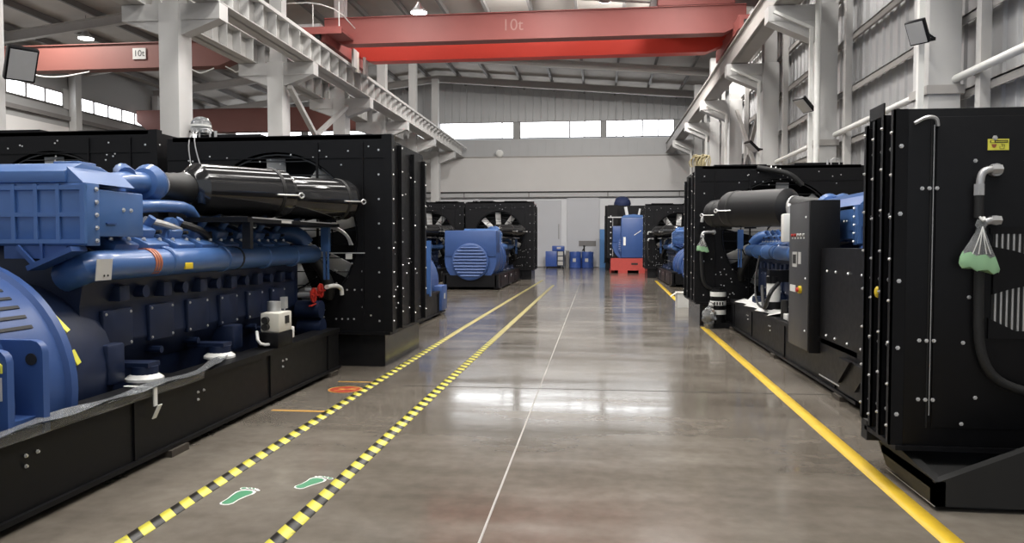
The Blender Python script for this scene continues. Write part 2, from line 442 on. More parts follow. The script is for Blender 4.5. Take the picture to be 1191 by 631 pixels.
for a0, a1 in ((XL - .2, -25.5), (-20.6, -20.2), (-15.6, -15.2), (-11.6, -10.85), (-5.75, -5.35), (.10, .40), (4.86, XR + .2)):
    b.box(a0, a1, YB, YB + .18, 8.62, 9.78)
struct(b.build('trim_1'))
for k, (a0, a1) in enumerate(((5, 11.2), (11.6, 17.2), (17.6, 23.2), (23.6, 29.2), (29.6, 34.4), (35.5, 41.3), (41.7, 47.2))):
    n = 5 if k == 5 else 4
    window('y', a0, a1, 8.25, 8.95, XL, [a0 + (a1 - a0) * q / n for q in range(1, n)])
b = K('column')
for a0, a1 in ((YF, 5), (11.2, 11.6), (17.2, 17.6), (23.2, 23.6), (29.2, 29.6), (34.4, 35.5), (41.3, 41.7), (47.2, YB)):
    b.box(XL - .18, XL + .02, a0, a1, 8.2, 9.15)
struct(b.build('trim_2'))
for y in (30.0, 35.0, 42.0):
    struct(K('column').box(XL + .03, XL + .4, y - .22, y + .22, 0, zc(XL) - .6).build('wall_column'))

# sliding doors in the end wall
def door(n, x0, x1, z1, y, key, label):
    d = K(key).box(x0, x1, y - .1, y, 0.02, z1)
    for q in range(1, 5):
        d.box(x0, x1, y - .112, y - .1, z1 * q / 5 - .012, z1 * q / 5 + .012)
    d.m('darkst').box(x0 + .02, x1 - .02, y - .115, y - .1, 0.0, .06)
    return struct(d.build('door_%d' % n), label, 'door')
d1 = door(1, -2.15, .0, 4.68, YB - .1, 'door', 'pale grey sliding door with a small dark vision slot')
K('darkst').box(-1.36, -.22, YB - .23, YB - .20, 1.42, 1.78).build('vision_slot', d1)
d2 = door(2, -4.4, -2.55, 4.5, YB - .04, 'door', 'narrow grey door leaf left of the slotted sliding door')
K('darkst').box(-2.72, -2.68, YB - .19, YB - .14, 1.9, 2.9).build('handle', d2)
d3 = door(3, -11.0, -4.6, 4.5, YB - .04, 'doorl', 'wide white door leaf behind the far left generator set')
b = K('palewall').box(-12.5, 6.0, YB - .34, YB - .12, 4.72, 5.0)
b.m('darkst'); [b.box(x - .03, x + .03, YB - .36, YB - .33, 4.7, 5.02) for x in (-9.1, -4.7, .55, 5.2)]
b.box(-12.5, 6.0, YB - .36, YB - .33, 4.69, 4.72)
struct(b.build('door_track_trim'), 'pale sliding door track cover under the lintel', 'door track')
b = K('wains').box(.03, 1.6, YB - .10, YB - .02, 0, 2.55); b.m('doorl').box(.03, 5.9, YB - .09, YB - .02, 2.55, 4.6)
struct(b.build('wall_back_wainscot'), 'blue painted wainscot strip right of the sliding door', 'wall')

# columns
def i_column(x, y, z1, w=.62, d=.5, key='column'):
    b = K(key).box(x - d / 2, x + d / 2, y - w / 2, y + w / 2, .02, z1, .012)
    b.box(x - d / 2 - .1, x + d / 2 + .1, y - w / 2 - .1, y + w / 2 + .1, 0, .03)
    return b
for y in ROWS_L:
    b = i_column(XC, y, 7.38)
    b.box(XC - 1.25, XC + 1.25, y - .21, y + .21, 6.98, 7.37)      # two-sided bracket
    b.prism([(XC - 1.2, 6.98), (XC + 1.2, 6.98), (XC + .3, 6.65), (XC - .3, 6.65)], 'xz', y - .18, y + .18)
    b.box(XC - .2, XC + .2, y - .2, y + .2, 7.38, zc(XC) - .7)
    struct(b.build('hall_column'), 'pale grey steel column of the middle row with a two-sided crane bracket', 'column')
for y in ROWS_R:
    b = i_column(5.55, y, 7.5)
    b.box(4.15, 5.55, y - .22, y + .22, 7.12, 7.5)
    b.prism([(4.15, 7.12), (5.3, 7.12), (5.3, 6.6)], 'xz', y - .2, y + .2)
    b.box(5.35, 5.75, y - .2, y + .2, 7.5, zc(5.55) - .7)
    b.m('rafter').box(5.26, 5.84, y - .36, y + .36, 4.02, 4.16)
    struct(b.build('hall_column'), 'pale grey steel column of the right-hand row', 'column')
    # white conduit up the column's near edge with a kink to the crane beam
    p = K('white').box(5.10, 5.19, y - .42, y - .33, 0.3, 6.9)
    p.bar((5.145, y - .375, 6.88), (4.25, y - .375, 7.3), .07, .07)
    tag(p.build('conduit'), 'white square conduit along the near edge of a right-hand column', 'conduit', 'conduits on the right-hand columns')
# runway beams
def runway(x, z0, h, key, side):
    if side < 0:
        b = K(key).box(x - .28, x + .28, YF, YB - .4, z0, z0 + .04); b.box(x - .28, x + .28, YF, YB - .4, z0 + h - .04, z0 + h); b.box(x - .20, x - .17, YF, YB - .4, z0, z0 + h)
        b.m('darkst').box(x - .05, x + .05, YF, YB - .4, z0 + h, z0 + h + .13); return b
    b = K(key).box(x - .3, x + .3, YF, YB - .4, z0, z0 + .03); b.box(x - .3, x + .3, YF, YB - .4, z0 + h - .03, z0 + h)
    b.box(x - .02, x + .02, YF, YB - .4, z0, z0 + h)
    y = YF + .5
    b.m('column')
    while y < YB - 1:
        b.box(x - .27, x + .27, y - .015, y + .015, z0 + .03, z0 + h - .03); y += .85
    b.m('darkst').box(x - .05, x + .05, YF, YB - .4, z0 + h, z0 + h + .13)
    return b
struct(runway(-9.35, 7.38, .77, 'beam', 1).build('runway_beam'), 'crane runway beam with stiffeners on the hall side of the middle columns', 'beam')
struct(runway(-11.25, 7.38, .77, 'beam', 1).build('runway_beam'), 'crane runway beam with stiffeners on the left bay side of the middle columns', 'beam')
struct(runway(4.55, 7.52, .64, 'rafter', -1).build('runway_beam'), 'grey crane runway beam along the right-hand columns', 'beam')
b = K('beam')   # light walkway strip above the left beam
b.box(-8.95, -8.88, YF, YB - .5, 7.95, 8.05)
struct(b.build('runway_trim'))
# X bracing on the right wall between the columns
for (ya, yb) in ((26.5, 31.9),):
    b = K('rafter'); b.bar((5.55, ya, 3.2), (5.55, yb, 7.0), .12, .12); b.bar((5.55, ya, 7.0), (5.55, yb, 3.2), .12, .12)
    b.box(5.47, 5.63, 29.0, 29.4, 4.9, 5.3)
    struct(b.build('cross_brace'), 'crossed steel bracing between two right-hand columns', 'brace')
b = K('beam'); b.bar((XC + .45, 23.4, 6.6), (XC + .45, 25.6, 5.35), .16, .13); b.bar((XC + .45, 25.6, 5.35), (XC + .45, 28.9, 6.95), .16, .13)
struct(b.build('knee_brace'), 'V shaped steel brace between two middle columns', 'brace')
# pipes along the right wall
for (a, c, z) in ((9.0, 13.1, 4.26), (13.9, 19.4, 4.26), (20.3, 25.6, 4.26)):
    p = K('white').cyl((5.72, a, z), (5.72, c, z), .065, seg=12)
    p.m('darkst'); [p.box(5.72, 5.95, q - .03, q + .03, z - .03, z + .03) for q in (a + .4, c - .4)]
    nm = {9.0: 'white pipe along the right wall above the nearest black radiator', 13.9: 'white pipe along the right wall behind the two-filter generator set', 20.3: 'white pipe along the right wall beyond the second column'}[a]
    tag(p.build('wall_pipe'), nm, 'pipe', 'pipes along the right wall')
p = K('white').cyl((5.2, 19.1, 0), (5.2, 19.1, 9.4), .07, seg=12)
tag(p.build('downpipe'), 'white vertical downpipe on the second right-hand column', 'pipe')

# floodlights
def flood(x, y, z, rz, label, tilt=35, s=1.0):
    t = thing('floodlight', label, 'floodlight', (x, y, z), rz, 'floodlights on the columns')
    r = Matrix.Rotation(R(tilt), 3, 'X')
    K('black').obox((0, -.30 * s, 0), (.36 * s, .10 * s, .46 * s), r, .015).build('housing', t)
    K('lampglass').obox(Vector((0, -.30 * s, 0)) + r @ Vector((0, -.054 * s, 0)), (.31 * s, .012, .40 * s), r).build('glass', t)
    g = K('black').bar((-.14, -.28 * s, -.05), (-.14, 0, -.10), .02, .03); g.bar((.14, -.28 * s, -.05), (.14, 0, -.10), .02, .03); g.bar((-.15, -.01, -.1), (.15, -.01, -.1), .03, .05)
    g.build('bracket', t); return t
flood(5.2, 12.955, 4.95, R(-50), 'black floodlight on the nearest right-hand column', 30, .85)
flood(5.2, 19.405, 4.98, R(-60), 'black floodlight on the second right-hand column', 50)
flood(5.2, 25.555, 4.75, R(-70), 'small black floodlight on the third right-hand column', 50)
flood(-9.98, 17.82, 4.45, R(75), 'black floodlight on the middle column above the big left radiator', -50)
flood(-9.86, 11.88, 4.58, R(55), 'black floodlight on the column at the left picture edge', 30, 1.25)

# high-bay lamps with their lights; the tipped ones are added
def lamp(x, y, vis, pw=420, label=None, z=None, tilt=0):
    z = z or 10.3
    if vis:
        t = thing('high_bay_lamp', label, 'lamp', (x, y, z), 0, 'high bay lamps under the roof')
        K('steel').lathe((0, 0, 0), (0, 0, 1), [(0, .31), (.06, .31), (.12, .22), (.30, .09), (.38, .07)], 24).build('reflector', t)
        K('lampglow').lathe((0, 0, -.035), (0, 0, 1), [(0, .24), (.02, .30), (.034, .30)], 24).build('diffuser', t)
        K('darkst').cyl((0, 0, .38), (0, 0, (zc(x) - z - .02) if not tilt else .5), .012, seg=6).build('hanger', t)
    l = bpy.data.lights.new('lamp_light', 'AREA'); l.shape = 'DISK'; l.size = 1.1; l.energy = pw
    l.color = (1, .965, .92); l.spread = R(165)
    o = bpy.data.objects.new('lamp_light', l); COL.objects.link(o); o.location = (x, y, z - .06)
    if vis: o.parent = t; o.location = (0, 0, -.06); t.rotation_euler = (R(tilt), 0, 0)
LAMP = 200
for y in (4.0, 10.0, 16.5, 22.5):
    for x in (-6.8, -1.6, 2.9): lamp(x, y, True, LAMP, 'high bay lamp hanging over the %s' % {-6.8: 'left machines', -1.6: 'aisle', 2.9: 'right machines'}[x])
lamp(-6.8, 28.3, True, LAMP, 'glowing high bay lamp just above the red crane girder')
for x, z in ((-3.6, 11.5), (.2, 11.2), (3.2, 10.95)): lamp(x, 30.3, True, LAMP * 3.4, 'added unseen fill lamp beyond the crane, tipped towards the end wall', z, 52)  # added out of view to brighten the end wall
for y in (6, 14, 22): lamp(-18.0, y, True, LAMP * (3.5 if y > 20 else 1.5), 'high bay lamp hanging in the front of the left bay')
lamp(-21.7, 30.2, True, LAMP * 2.5, 'glowing high bay lamp above the brown-red crane of the left bay')

# ================================================================== cranes
def girder(name, parent, key, x0, x1, y, z0, z1, w, taper=1.2, rise=.45):
    b = K(key)
    b.prism([(x0, z0 + rise), (x0 + taper, z0), (x1 - taper, z0), (x1, z0 + rise), (x1, z1), (x0, z1)], 'xz', y - w / 2, y + w / 2)
    b.box(x0, x1, y - w / 2 - .05, y + w / 2 + .05, z1, z1 + .03)
    return b.build(name, parent)
cr = thing('bridge_crane', 'red double-girder bridge crane spanning the main aisle bay', 'crane', (0, 26.0, 0))
g1 = girder('girder', cr, 'dred', -9.55, 4.75, 0, 8.52, 9.40, .5, .7, .3); g1['label'] = 'near girder, red dulled to carry its shade'
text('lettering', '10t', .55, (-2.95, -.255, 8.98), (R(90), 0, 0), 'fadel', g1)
g2 = girder('girder', cr, 'bred', -9.55, 4.75, 2.1, 8.42, 9.3, .5, 1.0, .4); g2['label'] = 'far girder, red brightened to carry its light'
for x, in ((-9.35,), (4.55,)):
    e = K('dred').box(x - .22, x + .22, -1.3, 3.4, 8.36, 8.78)
    e.m('darkst'); [e.cyl((x - .1, y, 8.43), (x + .1, y, 8.43), .13, seg=16) for y in (-1.0, 3.1)]
    e.m('rubber'); e.box(x - .08, x + .08, -1.45, -1.3, 8.4, 8.6)
    e.build('end_carriage', cr)
pl = K('dred').box(-10.6, -8.5, -1.5, .0, 8.62, 8.70); pl.box(-10.6, -8.5, -1.52, -1.46, 8.55, 8.78)
pl.m('steel').box(-10.3, -9.3, -1.3, -.6, 8.7, 8.95)
pl.m('white'); [pl.cyl((x, -1.45, 8.7), (x, -1.45, 9.6), .02, seg=6) for x in (-10.5, -9.5, -8.6)]
pl.tube([(-10.5, -1.45, 9.6), (-9.4, -1.45, 9.6), (-8.6, -1.45, 9.3), (-8.4, -.4, 9.0)], .02, 6)
pl.m('bred').box(-11.0, -10.5, -1.2, -.5, 8.68, 9.2)
pl.build('service_platform', cr)
tr = K('dred').box(1.9, 4.4, -.2, 2.3, 9.48, 10.05); tr.m('darkst').box(1.7, 1.9, .1, 1.9, 9.46, 9.9); tr.cyl((2.4, .95, 9.75), (3.9, .95, 9.75), .33)
tr.build('trolley', cr)
rl = K('dred').box(-9.2, 4.4, -.07, .07, 9.43, 9.47); rl.box(-9.2, 4.4, 2.03, 2.17, 9.33, 9.37); rl.build('trolley_rail', cr)
for y in (.6, 1.9): K('beam').box(-8.8, -8.72, y - .2, y + .2, 7.9, 8.55).build('collector_arm', cr)
K('cream').box(-8.85, -8.80, 1.0, 1.25, 7.85, 8.6).build('collector_plate', cr)
cl = thing('bridge_crane', 'brown-red bridge crane of the left bay with a 10t plate', 'crane', (0, 24.0, 0))
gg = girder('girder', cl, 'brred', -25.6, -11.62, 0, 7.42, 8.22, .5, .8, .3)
K('plate').box(-15.39, -14.93, -.285, -.252, 7.70, 8.06).build('capacity_plate', cl)
text('lettering', '10t', .29, (-15.16, -.288, 7.88), (R(90), 0, 0), 'ink', cl)
K('brred').box(-11.47, -11.03, -1.3, 1.6, 8.32, 8.55).box(-12.6, -11.03, -.2, .2, 8.24, 8.40).build('end_carriage', cl)
for x0, x1 in ((-19.2, -17.0), (-13.5, -12.6), (-12.2, -11.5)):
    w = K('white').tube([(x0, -.2, 7.40), (x0 + .3, -.2, 7.25), ((x0 + x1) / 2, -.2, 7.18), (x1, -.2, 7.35)], .02, 6, 2)
    w.build('festoon_cable', cl)
cf = thing('bridge_crane', 'brown-red bridge crane far back in the left bay', 'crane', (0, 40.0, 0))
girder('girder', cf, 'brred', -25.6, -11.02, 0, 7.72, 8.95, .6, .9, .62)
K('brred').box(-11.47, -11.03, -1.3, 1.6, 8.32, 8.72).build('end_carriage', cf)

# small round light on the lintel
t = thing('wall_lamp', 'small round white lamp on the end wall lintel', 'lamp', (-6.66, YB - .42, 7.62))
K('white').lathe((0, 0, 0), (0, -1, 0), [(0, .26), (.1, .26), (.2, .18), (.22, .05)], 16).build('lamp_shade', t)
K('darkst').box(-.05, .05, -.02, .06, -.25, .3).build('bracket', t)

# ================================================================== generator sets
HD = {}
def generator(label, loc, rz=0, s=1, H=3.05, rad=True, L=7.5, filters=((.2, 5.0, .7, 6.0, .26), (.5, 6.3, 1.0, 7.26, .25)), turbo=4.25,
              base='black', alt_box=True, full=True, radw=1.5, alt_z=1.05, skid=0.0, group='diesel generator sets in the hall', cat='generator set', eng=True, radd=1.95, cool=(2.84, 3.55, 3.50), ar=.93, fkey='filt', px=.96, elb=False):
    g = thing('generator_set', label, cat, loc, rz, group)
    k = lambda key: K(key, s)
    ye = L - .4        # engine's far end
    # --- base frame
    b = k(base)
    for x in (-.97, .85):
        b.box(x, x + .12, 0, ye, .07 + skid * .3, .50 + skid); b.box(x - .02 if x < 0 else x - .1, x + .22 if x < 0 else x + .14, 0, ye, .50 + skid, .55 + skid)
        b.box(x - .03, x + .15, 0, ye, .05 + skid * .3, .08 + skid * .3)
    for y in [0, 1.3, 2.6, 3.9, 5.2, ye - .12]: b.box(-.9, .9, y, y + .12, .1 + skid * .3, .5 + skid)
    b.box(-.86, .86, .05, ye - .05, .30 + skid, .33 + skid)
    for y in (1.9, 3.75, 5.4): b.m('bolt').bolts([(.98, y, .40), (.98, y + .09, .40), (.98, y, .34)], (1, 0, 0), .009); b.m(base)
    for y in (.7, 2.9, 5.1, 6.7):
        if y < ye: b.box(.96, .985, y, y + .03, .08 + skid * .3, .5 + skid)
    b.build('base_frame', g)
    for x in (-.91, .91):
        for y in (.5, 3.4, ye - .3):
            w = k('skid' if skid else 'wood').box(x - .12, x + .12, y - .12, y + .12, 0, .05 + skid * .3); w.build('support_block', g)
    # --- alternator
    a = k('alt'); z = alt_z + skid
    a.lathe((0, .04, z), (0, 1, 0), [(0, ar - .03), (.05, ar), (.95, ar), (.98, ar + .03), (1.03, ar + .03), (1.06, ar - .01), (1.72, ar - .01), (1.75, ar + .03), (1.80, ar + .03), (1.83, ar - .02), (2.40, ar - .02), (2.42, ar + .01), (2.48, ar + .01), (2.50, ar - .05)], 56)
    if alt_box: a.box(-.90, .90, .0, 1.0, z + .1, z + 1.0, .03)
    a.box(-.75, .75, .2, 2.4, .5 + skid, z - .35)
    alt = a.build('alternator', g)
    zl = z - .08
    lv = k('alt').lathe((0, .05, zl), (0, -1, 0), [(0, .64), (.12, .64), (.15, .60), (.15, .56)], 40, True)
    lv.build('end_cover', alt)
    lv = k('alt')
    for q in range(10):
        zz = -.48 + q * .107; hw = math.sqrt(max(.01, .58 ** 2 - zz ** 2))
        lv.obox((0, -.115, zl + zz), (2 * hw, .05, .05), Matrix.Rotation(R(-25), 3, 'X'))
    lv.build('louver', alt)
    if full:
        sl = k('ink')      # cooling slots in the round casing
        for q in range(5):
            an = R(52 - q * 5.2); n = Vector((math.cos(an), 0, math.sin(an)))
            sl.obox(Vector((0, 2.16, z)) + n * (ar - .018), (.008, .30, .022), Matrix.Rotation(-an, 3, 'Y'))
        sl.build('cooling_slots', alt)
        br = k('alt')
        def rplate(x0, x1, y0, y1, zt, r=.07):
            pts = [(x0, .5), (x1, .5), (x1, zt - r)] + [(x1 - r + r * math.cos(R(q)), zt - r + r * math.sin(R(q))) for q in (30, 60, 90)] + [(x0 + r - r * math.sin(R(q)), zt - r + r * math.cos(R(q))) for q in (0, 30, 60, 90)]
            br.prism(pts, 'xz', y0, y1)
        rplate(.6, 1.0, 2.02, 2.07, 1.04)
        rplate(.55, .96, 1.80, 1.85, 1.01)
        br.box(.6, .95, 1.85, 2.02, .5, .6)
        br.m('ink').lathe((.93, 2.018, .93), (0, -1, 0), [(0, .035), (.004, .035)], 16)
        br.build('lifting_foot', alt)
        lb = k('plate').box(.80, .93, 1.793, 1.799, .73, .86); lb.m('ink')
        for q in range(24):
            aa = R(q * 15); lb.box(.865 + .05 * math.cos(aa) - .005, .865 + .05 * math.cos(aa) + .005, 1.790, 1.793, .795 + .05 * math.sin(aa) - .005, .795 + .05 * math.sin(aa) + .005)
        lb.box(.862, .868, 1.790, 1.793, .79, .835); [lb.box(.865 - h, .865 + h, 1.790, 1.793, zz, zz + .006) for h, zz in ((.028, .787), (.019, .775), (.01, .763))]
        lb.build('earth_symbol_label', alt)
        lb = k('lime').prism([(.845, .885), (.935, .885), (.935, .93), (.89, .965), (.845, .93)], 'xz', 1.790, 1.799); lb.m('ink').prism([(.885, .95), (.9, .925), (.888, .925), (.9, .895), (.875, .93), (.889, .93)], 'xz', 1.788, 1.790)
        lb.build('shock_label', alt)
    bh = k('navy').lathe((0, 2.48, z), (0, 1, 0), [(0, ar - .08), (.10, ar - .10), (.12, ar - .13), (.45, ar - .16), (.75, ar - .22), (.82, .5)], 40)
    bh.m('lime'); 
    if full:
        for an, L2 in ((34, .13), (14, .10)):
            n = Vector((math.cos(R(an)), 0, math.sin(R(an)))); bh.obox(Vector((0, 2.72, z)) + n * (ar - .135), (.012, .045, L2), Matrix.Rotation(-R(an), 3, 'Y') @ Matrix.Rotation(R(20), 3, 'X'))
    bh.build('bell_housing', g)
    # --- engine block
    e = k('navy'); z0 = skid
    e.prism([(-.40, .62 + z0), (.40, .62 + z0), (.52, .85 + z0), (.50, 1.15 + z0), (.56, 1.34 + z0), (.46, 1.52 + z0), (.1, 1.62 + z0), (-.1, 1.62 + z0), (-.46, 1.52 + z0), (-.56, 1.34 + z0), (-.50, 1.15 + z0), (-.52, .85 + z0)], 'xz', 3.0, ye - .25, .015)
    e.prism([(-.32, .34 + z0), (.32, .34 + z0), (.40, .64 + z0), (-.40, .64 + z0)], 'xz', 3.2, ye - .35)
    n = 6
    for q in range(n):                                    # inspection doors with bolts
        y = 3.22 + q * (ye - 3.6) / n
        e.box(.50, .545, y, y + .36, .80 + z0, 1.10 + z0, .012)
        e.cyl((.5, y + .45, 1.22 + z0), (.60, y + .45, 1.22 + z0), .05, seg=10)
        e.box(.44, .60, y + .12, y + .24, 1.16 + z0, 1.28 + z0, .01)
        e.cyl((.38, y + .1, .72 + z0), (.58, y + .1, .72 + z0), .03, seg=8)
    e.box(-.5, .5, ye - .26, ye - .10, .7 + z0, 1.6 + z0, .03)
    e.box(.42, .66, 3.10, 3.30, .56 + z0, .86 + z0, .02); e.box(.42, .66, 5.0, 5.2, .56 + z0, .8 + z0, .02)
    e.m('bolt').bolts([(.545, 3.25 + q * (ye - 3.6) / n + dy, zz + z0) for q in range(n) for dy in (0, .30) for zz in (.83, 1.07)], (1, 0, 0), .010, .01)
    e.build('engine_block', g)
    for y in (3.44, 4.60, 5.9):                            # anti-vibration mounts
        w = k('white' if full else 'navy').lathe((.72, y, .55 + z0), (0, 0, 1), [(0, .14), (.02, .14), (.05, .10), (.06, .09)], 20); w.m('navy').lathe((.72, y, .60 + z0), (0, 0, 1), [(0, .10), (.06, .10)], 16); w.box(.45, .8, y - .08, y + .08, .655 + z0, .69 + z0)
        w.build('engine_mount', g)
    # --- coolant rails along both banks
    for sx in (1, -1):
        p = k('blue')
        p.tube([(sx * .40, 3.02, 1.36 + z0), (sx * .56, 2.98, 1.42 + z0), (sx * .60, 3.06, 1.44 + z0), (sx * .60, 3.4, 1.44 + z0), (sx * .6, 5.0, 1.455 + z0), (sx * .6, ye + .12, 1.47 + z0)], .112, 18, 1)
        for y in (3.9, 4.85, 5.75, 6.5):
            if y < ye: p.lathe((sx * .6, y, 1.455 + z0), (0, 1, 0), [(0, .112), (.01, .124), (.05, .124), (.06, .112)], 18)
        p.m('rubber').lathe((sx * .6, 5.12, 1.456 + z0), (0, 1, 0), [(0, .116), (.03, .116)], 18)
        pp = p.build('coolant_rail', g)
        if full and sx == 1:
            n = k('plate').obox((.716, 2.99, 1.415), (.006, .17, .15), Matrix.Rotation(R(6), 3, 'Y')); n.m('ink'); n.bolts([(.72, 2.99, 1.372), (.72, 3.03, 1.372)], (1, 0, 0), .007, .004)
            n.build('data_plate', pp)
            n = k('brown'); [n.lathe((.6, 3.63 + q * .035, 1.448), (0, 1, 0), [(0, .1155), (.024, .1155)], 24) for q in range(3)]; n.build('tape_band', pp)
            n = k('yellow').obox((.705, 4.12, 1.41), (.02, .12, .055), Matrix.Identity(3), .005); n.build('yellow_tag', pp)
    # --- heads
    nh = 8; key = (s, round(ye, 2), skid)
    for sx in (1, -1):
        for q in range(nh):
            y = 3.45 + q * (ye - 3.75) / nh
            h = k('blue'); rot = Matrix.Rotation(R(24) * sx, 3, 'Y')
            h.obox((sx * .44, y, 1.60 + z0), (.30, .30, .12), rot, .012)
            h.obox((sx * .40, y, 1.70 + z0), (.20, .22, .12), rot, .02)
            h.cyl((sx * .40, y + .1, 1.72 + z0), (sx * .48, y + .1, 1.82 + z0), .035, seg=10)
            h.m('bolt').bolts([(sx * .53, y + d, 1.632 + z0) for d in (-.11, .11)], rot @ Vector((0, 0, 1)), .014, .02)
            h.m('ink').cyl((sx * .3, y + .15, 1.68 + z0), (sx * .52, y + .15, 1.70 + z0), .018, seg=6)
            h.build('cylinder_head', g)
    # --- charge air cooler over the alternator end
    c = k('blue')
    ca, cbk, cc = cool
    c.box(-.78, .70, ca, min(ca + .14, cbk), 1.585 + z0, 2.02 + z0, .006)
    for i_, xv in enumerate((.685, .50, .335, .165, 0, -.17, -.335, -.5, -.685)): c.box(xv - (.085 if xv == .685 else .014) + (.065 if xv == .685 else 0), xv + .014, ca - .022, ca + .01, 1.60 + z0, 2.01 + z0)
    for zv in (1.615, 1.80, 1.985): c.box(-.70, .70, ca - .020, ca + .01, zv - .015 + z0, zv + .015 + z0)
    c.box(-.74, .665, ca + .12, cbk, 1.65 + z0, 1.985 + z0, .012)
    c.prism([(ca - .02, 2.02 + z0), (cc, 2.00 + z0), (cc - .05, 2.08 + z0), (cc - .30, 2.16 + z0), (ca + .16, 2.17 + z0), (ca - .02, 2.10 + z0)], 'yz', -.74, .56, .006)
    c.prism([(.56, 2.02 + z0), (.68, 2.02 + z0), (.56, 2.13 + z0)], 'xz', ca, cc - .08)
    c.box(.30, .50, ca + .2, ca + .4, 2.165 + z0, 2.19 + z0, .01)
    c.m('bolt').bolts([(.705, ca + .1, 1.62 + q * .09 + z0) for q in range(5)] + [(.666, ca + .46 + d, 1.85 + z0) for d in (0, .09)], (1, 0, 0), .013)
    c.m('alt').box(.667, .678, ca + .25, ca + .36, 1.74 + z0, 1.75 + z0)
    c.bar((.33, ca - .03, 1.43 + z0), (.66, ca - .03, 1.565 + z0), .16, .035, (0, 0, 1))
    c.box(.36, .38, ca - .02, ca + .1, 1.44 + z0, 1.6 + z0); c.bar((.20, ca - .03, 1.58 + z0), (.34, ca - .03, 1.44 + z0), .02, .03); c.bar((.08, ca + .02, 1.54 + z0), (.55, ca + .02, 1.54 + z0), .05, .09)
    c.build('charge_air_cooler', g)
    # --- turbocharger and its ducts
    t = k('blue'); ty = turbo; tz = 2.12 + z0
    t.lathe((.30, ty - .14, tz), (0, 1, 0), [(0, .06), (.02, .13), (.09, .17), (.16, .15), (.2, .10)], 24)
    t.tube([(.30, ty - .35, tz + .04), (.15, ty - .2, tz + .1), (.0, ty + .2, tz + .06), (-.1, ty + .5, tz)], .075, 12)
    t.tube([(.38, ty - .45, 1.90 + z0), (.42, ty, 1.93 + z0), (.40, ty + .4, 1.93 + z0), (.34, ty + .62, 1.85 + z0)], .055, 12)
    t.tube([(.30, ty - .6, tz - .05), (.28, ty - .3, tz), (.30, ty - .1, tz)], .09, 12)
    t.m('steel').tube([(.42, ty - .3, 1.80 + z0), (.50, ty - .1, 1.76 + z0), (.44, ty + .2, 1.72 + z0)], .03, 8)
    t.m('ink').tube([(.40, ty + .1, 1.8 + z0), (.52, ty + .35, 1.74 + z0), (.5, ty + .6, 1.66 + z0)], .035, 8)
    t.build('turbocharger', g)
    le = k('blue').prism([(ty - .12, 1.62 + z0), (ty + .18, 1.62 + z0), (ty + .12, 1.74 + z0)] + [(ty + .03 + .09 * math.cos(R(q)), 1.74 + z0 + .09 * math.sin(R(q))) for q in range(0, 181, 30)], 'yz', .42, .48)
    le.m('ink').lathe((.481, ty + .03, 1.745 + z0), (1, 0, 0), [(0, .032), (.003, .032)], 12)
    le.build('lifting_eye', g)
    # --- air filters
    for (x0, y0, x1, y1, r) in filters:
        d = Vector((x1 - x0, y1 - y0, .02)); Ln = d.length; zf = 2.13 + z0; o = Vector((x0, y0, zf))
        f = k(fkey).lathe(o, d, [(-.02, r * .6), (0, r * .72), (.09, r), (Ln, r), (Ln + .01, r * .96)], 40)
        f.box(x0 + .25 * d.x - .1, x0 + .25 * d.x + .1, y0 + .25 * d.y - .03, y0 + .25 * d.y + .03, 1.86 + z0, zf - r * .8)
        f.box(x0 + .75 * d.x - .1, x0 + .75 * d.x + .1, y0 + .75 * d.y - .03, y0 + .75 * d.y + .03, 1.86 + z0, zf - r * .8)
        fo = f.build('air_filter', g)
        dn = d.normalized()
        k('rubber').lathe(o, d, [(Ln * .86, r + .004), (Ln * .86 + .02, r + .012), (Ln * .86 + .035, r + .012), (Ln * .86 + .045, r + .004)], 40, caps=False).build('clamp_band', fo)
        k(fkey).lathe(o, d, [(Ln - .005, r * .97), (Ln + .06, r * .9), (Ln + .085, r * .7), (Ln + .085, r * .3)], 40).build('end_cap', fo)
        sd = Vector((dn.y, -dn.x, 0)); pe = o + dn * (Ln * .78) + sd * (r + .012) + Vector((0, 0, -.03))
        hn = k('bolt').cyl(pe, pe + dn * .28, .010, seg=6)
        hn.tube([pe + dn * .28, pe + dn * .32 + Vector((0, 0, .035)), pe + dn * .37, pe + dn * .32 + Vector((0, 0, -.035)), pe + dn * .285], .009, 6)
        hn.build('latch', fo)
        q = Vector((.30, ty + .06, tz)) if (x0, y0) == filters[0][:2] else o - dn * .35
        bl = k('rubber'); dd = (o - q); n = 9
        bl.lathe(q, dd, [(dd.length * i / n, (.105 + (r * .6 - .105) * i / n) * (1.03 if i % 2 else .97)) for i in range(n + 1)], 24)
        bl.m('steel').lathe(q, dd, [(.0, .113), (.03, .113)], 24); bl.lathe(o - dn * .05, d, [(0, r * .62), (.035, r * .62)], 24)
        bl.build('intake_hose', fo)
    pf = k('black').box(-.5, px, turbo + .45, ye + .1, 1.80 + z0, 1.845 + z0); pf.box(px - .08, px, turbo + .5, turbo + .56, 1.55 + z0, 1.8 + z0)
    pf.m('steel').box(px - .005, px + .005, turbo + .55, turbo + 1.5, 1.838 + z0, 1.85 + z0); pf.box(px - .005, px + .005, turbo + 1.7, ye, 1.838 + z0, 1.85 + z0); pf.m('plate').box(px, px + .006, turbo + 1.2, turbo + 1.45, 1.81 + z0, 1.835 + z0)
    pf.build('filter_platform', g)
